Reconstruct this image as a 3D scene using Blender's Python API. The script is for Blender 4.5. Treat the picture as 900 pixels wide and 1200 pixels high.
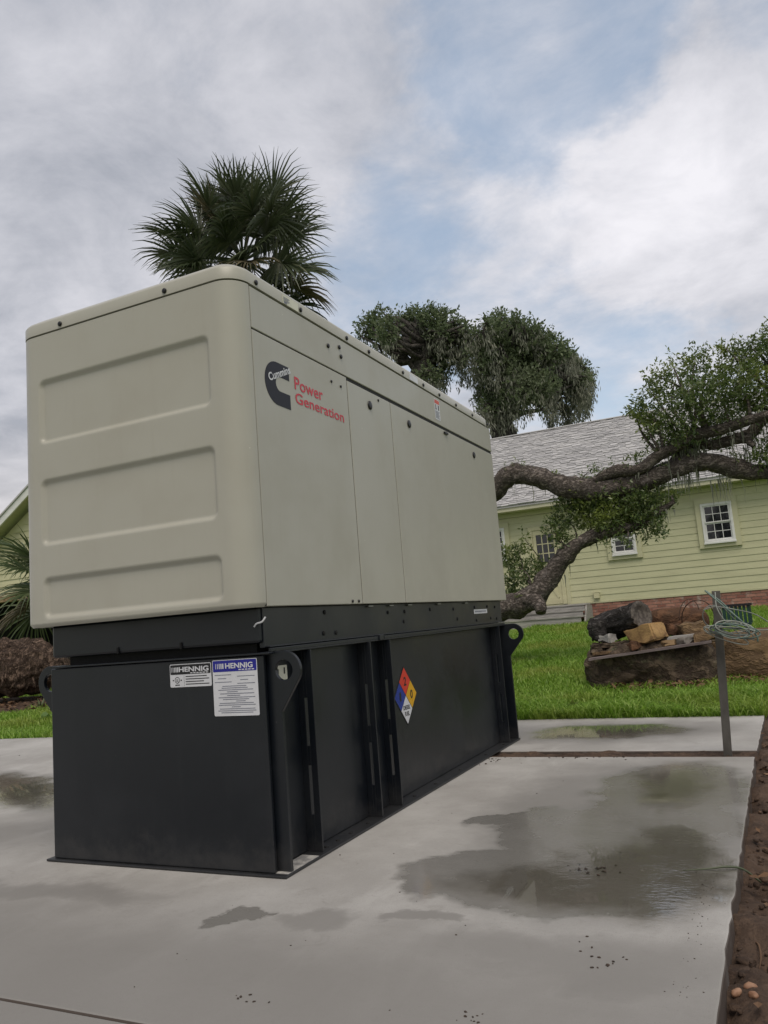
import bpy, bmesh, math, random
import numpy as np
from mathutils import Vector, Matrix, noise as mn
random.seed(7); RNG = np.random.default_rng(11)
sc = bpy.context.scene
for o in list(bpy.data.objects): bpy.data.objects.remove(o)
COL = sc.collection
R_ = math.radians

# ------------------------------------------------------------------ camera
CAM_C = np.array([1.7963, -2.572, 0.9258])
CAM_R = np.array([0.8989, 0.4311, -0.0785]); CAM_U = np.array([0.1306, -0.0927, 0.9871]); CAM_F = np.array([-0.4183, 0.8975, 0.1396])
F_PX = 926.62
cd = bpy.data.cameras.new("camera"); cam = bpy.data.objects.new("camera", cd); COL.objects.link(cam)
f_ = Vector(CAM_F).normalized(); r_ = Vector(CAM_R); r_ = (r_ - r_.dot(f_)*f_).normalized(); u_ = r_.cross(f_)
m = Matrix.Identity(4)
for i in range(3):
    m[i][0] = r_[i]; m[i][1] = u_[i]; m[i][2] = -f_[i]; m[i][3] = CAM_C[i]
cam.matrix_world = m
cd.sensor_fit = 'HORIZONTAL'; cd.sensor_width = 36; cd.lens = 36*F_PX/900; cd.clip_start = 0.02; cd.clip_end = 3000
sc.camera = cam

def AT(px, py, Y):          # a point of the place that lies in the upright plane y = Y
    d = CAM_F + CAM_R*(px-450)/F_PX - CAM_U*(py-600)/F_PX
    return CAM_C + d*(Y-CAM_C[1])/d[1]

# ------------------------------------------------------------------ node helper
class NT:
    def __init__(s, tree): s.t = tree; s.N = tree.nodes; s.L = tree.links
    def n(s, typ, props=None, **inp):
        nd = s.N.new(typ)
        for k, v in (props or {}).items(): setattr(nd, k, v)
        for k, v in inp.items():
            key = int(k[1:]) if k[0] == 'i' and k[1:].isdigit() else k.replace('_', ' ')
            s.set(nd.inputs[key], v)
        return nd
    def set(s, sock, v):
        if isinstance(v, bpy.types.NodeSocket): s.L.new(v, sock)
        elif isinstance(v, bpy.types.Node): s.L.new(v.outputs[0], sock)
        else:
            if isinstance(v, tuple) and len(v) == 3 and len(sock.default_value) == 4: v = (*v, 1)
            sock.default_value = v
    def math(s, op, a, b=0.0, c=0.0, clamp=False):
        nd = s.N.new('ShaderNodeMath'); nd.operation = op; nd.use_clamp = clamp
        s.set(nd.inputs[0], a); s.set(nd.inputs[1], b); s.set(nd.inputs[2], c); return nd.outputs[0]
    def vmath(s, op, a, b=(0, 0, 0)):
        nd = s.N.new('ShaderNodeVectorMath'); nd.operation = op
        s.set(nd.inputs[0], a); s.set(nd.inputs[1], b); return nd.outputs['Value' if op in ('LENGTH', 'DOT_PRODUCT', 'DISTANCE') else 'Vector']
    def ramp(s, v, lo, hi, a=0.0, b=1.0, smooth=True):
        nd = s.N.new('ShaderNodeMapRange'); nd.interpolation_type = 'SMOOTHSTEP' if smooth else 'LINEAR'
        s.set(nd.inputs[0], v); s.set(nd.inputs[1], lo); s.set(nd.inputs[2], hi); s.set(nd.inputs[3], a); s.set(nd.inputs[4], b); return nd.outputs[0]
    def mix(s, f, a, b, typ='MIX'):
        nd = s.N.new('ShaderNodeMix'); nd.data_type = 'RGBA'; nd.blend_type = typ
        s.set(nd.inputs[0], f); s.set(nd.inputs[6], a); s.set(nd.inputs[7], b); return nd.outputs[2]
    def noise(s, vec=None, scale=5., detail=4., rough=.55, dist=0., dim='3D', out=0):
        nd = s.N.new('ShaderNodeTexNoise'); nd.noise_dimensions = dim
        if vec is not None: s.set(nd.inputs['Vector'], vec)
        nd.inputs['Scale'].default_value = scale; nd.inputs['Detail'].default_value = detail
        nd.inputs['Roughness'].default_value = rough; nd.inputs['Distortion'].default_value = dist
        return nd.outputs[out]
    def scl(s, vec, k):
        nd = s.N.new('ShaderNodeMapping'); s.set(nd.inputs[0], vec); nd.inputs['Scale'].default_value = k; return nd.outputs[0]

# ------------------------------------------------------------------ world and sun
SUN_EL, SUN_AZ = 60, 150          # azimuth measured from +Y towards +X
w = bpy.data.worlds.new("World"); sc.world = w; w.use_nodes = True
nt = NT(w.node_tree); w.node_tree.nodes.clear()
sky = nt.n('ShaderNodeTexSky', dict(sky_type='NISHITA', sun_disc=False, sun_elevation=R_(SUN_EL), sun_rotation=R_(SUN_AZ), air_density=1.0, dust_density=1.2, ozone_density=1.0))
tc = nt.n('ShaderNodeTexCoord').outputs['Generated']
sep = nt.n('ShaderNodeSeparateXYZ', i0=tc)
zc = nt.math('MAXIMUM', sep.outputs[2], 0.0)
den = nt.math('ADD', zc, 0.22)
pl = nt.n('ShaderNodeCombineXYZ', i0=nt.math('DIVIDE', sep.outputs[0], den), i1=nt.math('DIVIDE', sep.outputs[1], den), i2=0.0).outputs[0]
right = nt.vmath('DOT_PRODUCT', tc, (0.90, 0.43, 0.0))            # + to the east, - to the west
n1 = nt.noise(nt.vmath('ADD', pl, (3.1, 0.4, 0.0)), 1.1, 9, .58, .45)
n2 = nt.noise(nt.vmath('ADD', pl, (7.3, 2.2, 1.0)), 1.5, 10, .60, .5)
n3 = nt.noise(nt.vmath('ADD', pl, (1.0, 9.2, 4.0)), 4.5, 8, .62, .3)
wp = nt.vmath('ADD', tc, nt.scl(nt.vmath('SUBTRACT', nt.noise(nt.vmath('ADD', pl, (2.0, 5.0, 7.0)), 2.6, 6, .6, out=1), (.5, .5, .5)), (.34, .34, .34)))
wp = nt.vmath('NORMALIZE', wp)
def lobe(d, r_in, r_out):          # a soft bank of cloud or clear patch in a fixed direction of the sky
    return nt.ramp(nt.vmath('DOT_PRODUCT', wp, d), math.cos(R_(r_out)), math.cos(R_(r_in)), 0, 1)
def add(*v):
    r = v[0]
    for x in v[1:]: r = nt.math('ADD', r, x)
    return r
mul = lambda a, k: nt.math('MULTIPLY', a, k)
clear = add(mul(lobe((-.13, .7717, .63), 1, 9), .9), mul(lobe((-.3578, .8419, .4039), 1, 9), .8), mul(lobe((-.1649, .9360, .3111), 1, 9), .9), mul(lobe((-.24, .83, .50), 1, 9), .45), mul(lobe((.12, .82, .56), 1, 6), .4), mul(lobe((-.02, .93, .36), 1, 6), .4))
pale = add(mul(lobe((-.1616, .8679, .4697), 2, 12), .5), mul(lobe((.01, .905, .425), 2, 11), .5), mul(lobe((-.333, .731, .596), 2, 11), .30), mul(lobe((-.45, .76, .47), 2, 12), .22), mul(lobe((-.683, .596, .423), 2, 12), .15), mul(lobe((-.707, .693, .139), 2, 10), .3))
cover = add(mul(n1, .45), .25, mul(n3, 0.34), mul(right, -0.08), mul(clear, -0.20), mul(pale, 0.12))
mask = nt.ramp(cover, 0.37, 0.66, 0.26, 1.0)
shade = add(mul(n2, 0.66), mul(n3, 0.66), mul(right, 0.16), mul(zc, -0.16), mul(pale, .20))
lit = nt.ramp(shade, 0.40, 0.95, smooth=False)
cloud = nt.mix(lit, (2.85, 3.0, 3.42), (6.5, 6.42, 6.75))
cloud = nt.mix(nt.ramp(zc, 0.02, 0.30, .55, 0), cloud, (6.0, 5.5, 5.05))
blue = nt.mix(0.25, nt.n('ShaderNodeMix', dict(data_type='RGBA', blend_type='MULTIPLY'), i0=1.0, i6=sky.outputs[0], i7=(1.5, 1.35, 1.15, 1)).outputs[2], (3.4, 4.75, 6.4))
hz = nt.ramp(zc, 0.0, 0.33, 0.5, 0.0)
skycol = nt.mix(hz, blue, (5.2, 5.8, 6.5))
final = nt.mix(mask, skycol, cloud)
bg = nt.n('ShaderNodeBackground', i0=final, i1=0.1)
nt.n('ShaderNodeOutputWorld', i0=bg.outputs[0])
sd = bpy.data.lights.new("sun", 'SUN'); sd.energy = 1.5; sd.angle = R_(35); sd.color = (1, .90, .78)
so = bpy.data.objects.new("sun", sd); COL.objects.link(so)
az, el = R_(SUN_AZ), R_(SUN_EL)
sdir = Vector((math.sin(az)*math.cos(el), math.cos(az)*math.cos(el), math.sin(el)))
so.rotation_euler = sdir.to_track_quat('Z', 'Y').to_euler(); so.location = sdir*30
sc.view_settings.view_transform = 'Standard'; sc.view_settings.look = 'None'; sc.view_settings.gamma = 1
sc.view_settings.exposure = 0.48
sc.render.engine = 'CYCLES'

# ------------------------------------------------------------------ objects and meshes
ORG = {}
def thing(name, label, cat, loc, group=None):
    o = bpy.data.objects.new(name, None); COL.objects.link(o); o.location = loc; o.empty_display_size = .2
    ORG[o] = np.array(loc, float); tag(o, label, cat, group); return o
def tag(o, label=None, cat=None, group=None, kind=None):
    if label: o['label'] = label
    if cat: o['category'] = cat
    if group: o['group'] = group
    if kind: o['kind'] = kind
    return o
def mesh_np(name, V, F, mats, smooth=False, mi=None):
    """F: list of faces, or an (n,k) array"""
    me = bpy.data.meshes.new(name); V = np.asarray(V, np.float32)
    if isinstance(F, np.ndarray):
        n, k = F.shape; me.vertices.add(len(V)); me.vertices.foreach_set('co', V.ravel())
        me.loops.add(n*k); me.loops.foreach_set('vertex_index', F.astype(np.int32).ravel())
        me.polygons.add(n); me.polygons.foreach_set('loop_start', np.arange(0, n*k, k, dtype=np.int32))
        me.update(calc_edges=True)
    else:
        me.from_pydata(V.tolist(), [], F); me.update()
    for mt in (mats if isinstance(mats, (list, tuple)) else [mats]): me.materials.append(mt)
    if mi is not None: me.polygons.foreach_set('material_index', np.asarray(mi, np.int32))
    if smooth: me.polygons.foreach_set('use_smooth', np.ones(len(me.polygons), bool))
    return me
def put(name, me, parent=None, at=(0, 0, 0)):
    """link a mesh whose own zero stands at world point `at`"""
    o = bpy.data.objects.new(name, me); COL.objects.link(o); at = np.array(at, float); ORG[o] = at
    if parent is not None: o.parent = parent; o.location = at - ORG[parent]
    else: o.location = at
    return o
def mk(name, V, F, mat, parent=None, smooth=False, at=None, bevel=0, mi=None, auto=None):
    V = np.asarray(V, float)
    c = (V.min(0)+V.max(0))/2 if at is None else np.array(at, float)
    if at is None and parent is None: c[2] = V[:, 2].min()
    o = put(name, mesh_np(name, V-c, F, mat, smooth, mi), parent, c)
    if bevel:
        b = o.modifiers.new('bevel', 'BEVEL'); b.width = bevel; b.segments = 2; b.limit_method = 'ANGLE'; b.angle_limit = R_(40)
        if smooth is None: pass
    if auto: smooth_by_angle(o.data, auto)
    return o
def smooth_by_angle(me, deg):
    me.polygons.foreach_set('use_smooth', np.ones(len(me.polygons), bool))
    bm = bmesh.new(); bm.from_mesh(me)
    for e in bm.edges:
        if len(e.link_faces) == 2 and e.calc_face_angle(0) > R_(deg): e.smooth = False
    bm.to_mesh(me); bm.free()

class MB:
    def __init__(s): s.V = []; s.F = []
    def add(s, V, F):
        k = len(s.V); s.V += [tuple(v) for v in V]; s.F += [tuple(i+k for i in f) for f in F]; return s
    def box(s, x0, x1, y0, y1, z0, z1):
        return s.add([(x, y, z) for z in (z0, z1) for y in (y0, y1) for x in (x0, x1)],
                     [(0, 2, 3, 1), (4, 5, 7, 6), (0, 1, 5, 4), (2, 6, 7, 3), (0, 4, 6, 2), (1, 3, 7, 5)])
    def prism(s, poly, a, b, fn):
        """poly: 2-D outline (counter-clockwise), swept from depth a to b; fn(u,v,d) -> world"""
        n = len(poly)
        return s.add([fn(u, v, a) for u, v in poly]+[fn(u, v, b) for u, v in poly],
                     [tuple(range(n))[::-1], tuple(range(n, 2*n))]+[(i, (i+1) % n, (i+1) % n+n, i+n) for i in range(n)])
    def tube(s, pts, rad, n=8, jit=0, seed=0, caps=True):
        V, F = tube_np(pts, rad, n, jit, seed, caps); return s.add(V, F)
    def mk(s, name, mat, parent=None, **k): return mk(name, s.V, s.F, mat, parent, **k)

def spline(pts, k=6):
    P = np.asarray(pts, float); P = np.vstack([2*P[0]-P[1], P, 2*P[-1]-P[-2]]); out = []
    for i in range(1, len(P)-2):
        a, b, c, d = P[i-1:i+3]
        for t in np.arange(k)/k:
            out.append(.5*((2*b)+(c-a)*t+(2*a-5*b+4*c-d)*t*t+(3*b-a-3*c+d)*t**3))
    out.append(P[-2]); return np.array(out)
def tube_np(pts, rad, n=8, jit=0, seed=0, caps=True, freq=6.):
    P = np.asarray(pts, float); rad = np.broadcast_to(np.asarray(rad, float), (len(P),))
    T = np.gradient(P, axis=0); T /= np.linalg.norm(T, axis=1)[:, None]+1e-9
    up = np.array([0, 0, 1.]) if abs(T[0][2]) < .9 else np.array([1., 0, 0]); V = []
    a = np.cross(T[0], up); a /= np.linalg.norm(a)
    for i in range(len(P)):
        a = a-T[i]*(a@T[i]); a /= np.linalg.norm(a); b = np.cross(T[i], a)
        for j in range(n):
            th = 2*math.pi*j/n; d = a*math.cos(th)+b*math.sin(th); p = P[i]+d*rad[i]
            if jit:
                q = Vector(p)*freq+Vector((seed, seed*.7, 0)); p = P[i]+d*rad[i]*(1+jit*mn.noise(q)+jit*.6*mn.noise(q*2.3)+jit*.4*mn.noise(q*5.1))
            V.append(p)
    F = [(i*n+j, i*n+(j+1) % n, (i+1)*n+(j+1) % n, (i+1)*n+j) for i in range(len(P)-1) for j in range(n)]
    if caps: F += [tuple(range(n))[::-1], tuple((len(P)-1)*n+j for j in range(n))]
    return V, F
def circle(cx, cy, r, n=24, a0=0, a1=2*math.pi, close=True):
    k = n if close else n+1
    return [(cx+r*math.cos(a0+(a1-a0)*i/n), cy+r*math.sin(a0+(a1-a0)*i/n)) for i in range(k)]

# ------------------------------------------------------------------ materials
def mat(name, col=(.5, .5, .5), rough=.6, metal=0., spec=.5):
    m = bpy.data.materials.new(name); m.use_nodes = True; t = NT(m.node_tree); b = m.node_tree.nodes['Principled BSDF']
    b.inputs['Base Color'].default_value = (*col, 1); b.inputs['Roughness'].default_value = rough; b.inputs['Metallic'].default_value = metal
    b.inputs['Specular IOR Level'].default_value = spec
    return m, t, b
def opos(t): return t.n('ShaderNodeTexCoord').outputs['Object']
def wpos(t): return t.n('ShaderNodeNewGeometry').outputs['Position']
def isl(t): return t.n('ShaderNodeNewGeometry').outputs['Random Per Island']
def orand(t): return t.n('ShaderNodeObjectInfo').outputs['Random']
def bump(t, b, h, strength=.3, dist=.01):
    nd = t.n('ShaderNodeBump', Strength=strength, Distance=dist, Height=h); t.set(b.inputs['Normal'], nd.outputs[0]); return nd
def noisy(name, c1, c2, scale=4, rough=.7, bs=0, bscale=40, bd=.01, detail=5, stretch=None, lo=.35, hi=.65, spec=.4, metal=0, world=False):
    m, t, b = mat(name, c1, rough, metal, spec); p = wpos(t) if world else opos(t)
    if stretch: p = t.scl(p, stretch)
    b.inputs['Base Color'].default_value = (*c1, 1)
    t.set(b.inputs['Base Color'], t.mix(t.ramp(t.noise(p, scale, detail, .6), lo, hi), c1, c2))
    if bs: bump(t, b, t.noise(p, bscale, 4, .6), bs, bd)
    return m
def flat(name, col, rough=.5, spec=.4, metal=0):
    return noisy(name, col, tuple(c*.9 for c in col), 9, rough, spec=spec, metal=metal)

def paint(name, col, rough, dirt, wav=.25, mud=0):
    m, t, b = mat(name, col, rough); p = wpos(t)
    n = t.noise(p, 2.2, 6, .6); st = t.noise(t.scl(p, (9, 9, .7)), 3, 5, .6)
    c = t.mix(t.math('MULTIPLY', t.ramp(n, .4, .75), .35), col, dirt)
    c = t.mix(t.math('MULTIPLY', t.ramp(st, .52, .8), .22), c, dirt)
    vo = t.n('ShaderNodeTexVoronoi', Vector=p, Scale=11.); pk = t.n('ShaderNodeSeparateColor', i0=vo.outputs['Color']).outputs[0]
    sp = t.math('MULTIPLY', t.ramp(vo.outputs['Distance'], .018, .045, 1, 0), t.ramp(pk, .72, .74)); c = t.mix(t.math('MULTIPLY', sp, .55), c, tuple(min(1, x*1.5+.05) for x in col))
    if mud: c = t.mix(t.math('MULTIPLY', t.ramp(t.math('ADD', t.n('ShaderNodeSeparateXYZ', i0=p).outputs[2], t.math('MULTIPLY', t.noise(p, 14, 6, .75), -.42)), -.22, -.06, 1, 0), .13), c, (.12, .113, .102))
    t.set(b.inputs['Base Color'], c)
    t.set(b.inputs['Roughness'], t.ramp(n, .3, .7, rough-.06, rough+.1))
    h = t.math('ADD', t.math('MULTIPLY', t.noise(p, 2.6, 2, .5), wav), t.math('MULTIPLY', t.noise(p, 420, 2, .5), .02))
    bump(t, b, h, .35, .02)
    return m
M = {}
M['beige'] = paint('beige_paint', (.37, .362, .308), .34, (.31, .29, .235))
M['black'] = paint('black_paint', (.0036, .0056, .0090), .38, (.016, .018, .021), .3, 1)
M['gap'] = flat('dark_gap', (.006, .006, .006), .8)
M['screw'] = flat('black_screw', (.008, .008, .009), .35)
M['rubber'] = flat('rubber_seal', (.012, .012, .011), .7)
M['navy'] = flat('logo_dark', (.009, .010, .018), .5, .3)
M['red'] = flat('logo_red', (.55, .03, .05), .4)
M['white'] = flat('sticker_white', (.62, .63, .66), .35)
M['grey_print'] = flat('print_grey', (.16, .17, .22), .5)
M['ink'] = flat('print_black', (.012, .012, .014), .4)
M['blue'] = flat('sticker_blue', (.016, .018, .26), .35)
M['cream_sticker'] = flat('sticker_cream', (.62, .61, .50), .4)
M['nfpa_red'] = flat('placard_red', (.62, .045, .025), .4); M['nfpa_blue'] = flat('placard_blue', (.012, .035, .26), .4)
M['nfpa_yellow'] = flat('placard_yellow', (.66, .36, .012), .4)
M['orange'] = flat('label_orange', (.6, .07, .03), .4)

def siding_mat(name, c, c2):
    m, t, b = mat(name, c, .55); p = wpos(t)
    n = t.noise(t.scl(p, (.6, .6, 3)), 2.5, 5, .6)
    t.set(b.inputs['Base Color'], t.mix(t.ramp(n, .35, .75), c, c2)); bump(t, b, t.noise(t.scl(p, (3, 3, 60)), 8, 3, .6), .15, .004); return m
M['siding'] = siding_mat('green_siding_paint', (.52, .515, .33), (.455, .45, .285))
M['trimg'] = siding_mat('green_trim_paint', (.51, .50, .325), (.465, .455, .29))
M['cream'] = siding_mat('cream_paint', (.55, .53, .34), (.48, .455, .29))
M['wtrim'] = siding_mat('white_trim_paint', (.70, .71, .70), (.6, .6, .58))
M['fascia'] = siding_mat('pale_fascia_paint', (.56, .54, .39), (.47, .45, .32))
def glass_mat():
    m, t, b = mat('window_glass', (.012, .014, .017), .04, 0, .6); p = wpos(t)
    bump(t, b, t.noise(p, 3, 2), .06, .01); return m
M['glass'] = glass_mat()
def brick_mat():
    m, t, b = mat('red_brick', (.2, .07, .05), .85); p = wpos(t)
    r = t.math('FRACT', t.math('ADD', orand(t), isl(t)))
    c = t.mix(r, (.22, .09, .068), (.38, .19, .145)); n = t.ramp(t.noise(p, 3.2, 6, .7), .53, .68)
    c = t.mix(t.math('MULTIPLY', n, .8), c, (.50, .45, .41)); t.set(b.inputs['Base Color'], c); bump(t, b, t.noise(p, 60, 3), .4, .008); return m
M['brick'] = brick_mat()
M['mortar'] = noisy('mortar', (.44, .39, .35), (.30, .25, .22), 6, .9, world=True)
def shingle_mat():
    m, t, b = mat('grey_shingle', (.3, .3, .3), .85); p = wpos(t)
    r = t.math('FRACT', t.math('ADD', orand(t), t.math('MULTIPLY', isl(t), 7.3)))
    c = t.mix(r, (.27, .27, .28), (.50, .495, .495)); c = t.mix(t.math('MULTIPLY', t.ramp(t.noise(p, 1.1, 5, .6), .4, .7), .3), c, (.27, .265, .27))
    c = t.mix(t.ramp(t.noise(p, 90, 2), .35, .65, 0, .5), c, (.46, .45, .44)); t.set(b.inputs['Base Color'], c); bump(t, b, t.noise(p, 120, 2), .4, .004); return m
M['shingle'] = shingle_mat()
def wood_mat(name, c1, c2, s=(1, 14, 14)):
    m, t, b = mat(name, c1, .8); p = t.scl(opos(t), s); n = t.noise(p, 2.2, 6, .65, .4)
    c = t.mix(t.ramp(n, .3, .7), c1, c2); c = t.mix(t.math('MULTIPLY', orand(t), .35), c, c2); t.set(b.inputs['Base Color'], c); bump(t, b, n, .5, .01); return m
M['greywood'] = wood_mat('weathered_wood', (.16, .155, .145), (.40, .385, .36))
M['plank'] = wood_mat('purple_plank', (.10, .075, .075), (.20, .165, .16))
def bark_mat(name, c1, c2, c3, vs=9., str_=(1, 1, 1), bs=.9, lich=(.30, .31, .26), lamt=.5):
    m, t, b = mat(name, c1, .9, 0, .2); p = t.scl(wpos(t), str_)
    p = t.vmath('ADD', p, t.scl(t.vmath('SUBTRACT', t.noise(p, vs*.5, 3, out=1), (.5, .5, .5)), (.9/vs, .9/vs, .9/vs)))
    ri = t.math('ABSOLUTE', t.math('SUBTRACT', t.noise(p, vs, 6, .68), .5)); e = t.ramp(ri, 0, .09)     # furrows where the noise crosses its middle
    n = t.noise(p, vs*3.3, 5, .7); big = t.noise(wpos(t), 3.0, 4, .6)
    c = t.mix(t.ramp(n, .3, .7), c1, c2); c = t.mix(t.math('MULTIPLY', t.math('SUBTRACT', 1, e), .75), c, c3)
    c = t.mix(t.math('MULTIPLY', t.ramp(big, .35, .7), .35), c, c3); c = t.mix(t.math('MULTIPLY', t.ramp(t.noise(wpos(t), 7, 6, .75), .54, .68), lamt), c, lich)
    t.set(b.inputs['Base Color'], c); bump(t, b, t.math('ADD', t.math('MULTIPLY', e, .7), n), bs, .03); return m
M['bark'] = bark_mat('oak_bark', (.15, .125, .108), (.33, .285, .25), (.06, .05, .043), 15, (.6, 1, 1.2), 1.0, (.40, .35, .33), .6)
M['bark_far'] = bark_mat('far_oak_bark', (.07, .06, .055), (.13, .12, .105), (.03, .027, .025), 5)
M['palm_bark'] = bark_mat('palm_bark', (.12, .095, .07), (.22, .19, .15), (.05, .04, .03), 8, (1, 1, 3))
def leaf_mat(name, cols, rough=.45, trans=.25, big=1.0, spec=.35):
    m, t, b = mat(name, cols[0], rough, 0, spec); r = isl(t); p = wpos(t)
    c = t.mix(t.ramp(r, 0, .55, smooth=False), cols[0], cols[1]); c = t.mix(t.ramp(r, .62, 1, smooth=False), c, cols[2])
    c = t.mix(t.math('MULTIPLY', t.ramp(t.noise(p, big, 3), .48, .68), .7), c, cols[3] if len(cols) > 3 else cols[1])
    t.set(b.inputs['Base Color'], c)
    tr = t.n('ShaderNodeBsdfTranslucent', Color=c); mx = t.n('ShaderNodeMixShader', i0=trans, i1=b.outputs[0], i2=tr.outputs[0])
    out = [n for n in m.node_tree.nodes if n.type == 'OUTPUT_MATERIAL'][0]; t.L.new(mx.outputs[0], out.inputs[0]); return m
M['leaf'] = leaf_mat('oak_leaf', [(.055, .092, .026), (.105, .155, .045), (.20, .235, .085), (.25, .30, .055)], .34, .35, 1.3, .55)
M['leaf_far'] = leaf_mat('far_oak_leaf', [(.075, .108, .052), (.13, .17, .082), (.18, .22, .115), (.155, .185, .11)], .5, .42, .5)
M['moss'] = leaf_mat('spanish_moss', [(.16, .172, .13), (.23, .24, .19), (.29, .295, .24), (.21, .215, .165)], .9, .3, .5, .1)
M['frond'] = leaf_mat('palm_frond', [(.040, .058, .030), (.070, .090, .046), (.12, .13, .075), (.085, .098, .055)], .38, .15, 1.0, .5)
M['frond_dry'] = leaf_mat('dry_frond', [(.10, .085, .05), (.15, .125, .075), (.07, .075, .035), (.12, .11, .06)], .6, .15)
M['frond_near'] = leaf_mat('small_palm_frond', [(.05, .075, .032), (.08, .11, .045), (.13, .15, .07), (.09, .12, .05)], .4, .2)
M['grass'] = leaf_mat('grass_blade', [(.115, .225, .020), (.205, .355, .036), (.36, .49, .12), (.30, .34, .07)], .45, .4, .9)
M['weed'] = leaf_mat('weed_leaf', [(.07, .14, .03), (.12, .21, .05), (.18, .28, .08), (.1, .18, .04)], .4, .3)
M['litter'] = leaf_mat('dead_leaf', [(.10, .055, .03), (.17, .095, .05), (.24, .15, .09), (.08, .05, .03)], .8, .1)
def wet_blobs(t, q, lst):
    out = None
    for a in lst:
        cx, cy, rx, ry, rot, lo, hi = (tuple(a)+(.86, 1.06))[:7] if len(a) < 7 else a
        mp = t.n('ShaderNodeMapping', dict(vector_type='TEXTURE')); t.set(mp.inputs[0], q)
        mp.inputs['Location'].default_value = (cx, cy, 0); mp.inputs['Rotation'].default_value = (0, 0, R_(rot)); mp.inputs['Scale'].default_value = (rx, ry, 1)
        k = t.ramp(t.vmath('LENGTH', mp.outputs[0]), lo, hi, 1, 0); out = k if out is None else t.math('MAXIMUM', out, k)
    return out
def warped(t, p, a=.55, b=.06):
    s = t.n('ShaderNodeSeparateXYZ', i0=p); fp = t.n('ShaderNodeCombineXYZ', i0=s.outputs[0], i1=s.outputs[1], i2=0.0).outputs[0]
    w1 = t.vmath('SUBTRACT', t.noise(fp, 2.4, 5, .58, out=1), (.5, .5, .5)); w2 = t.vmath('SUBTRACT', t.noise(fp, 17, 4, .6, out=1), (.5, .5, .5))
    return t.vmath('ADD', t.vmath('ADD', fp, t.scl(w1, (a, a, 0))), t.scl(w2, (b, b, 0)))
WET = [(1.00, .33, .58, .40, 12, .90, 1.04), (1.24, 1.55, .42, .95, -4, .82, 1.06), (1.02, .95, .44, .36, 25, .85, 1.06), (.62, 1.12, .24, .10, 35, .8, 1.1), (1.3, .9, .30, .5, 0, .7, 1.1), (.6, 3.62, .66, .38, 5, .7, 1.1),
       (.115, -.29, .125, .065, 25, .8, 1.06), (-3.0, 1.45, 1.1, .30, -32, .6, 1.1), (-2.4, 1.2, .5, .16, 35, .6, 1.1)]
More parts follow.
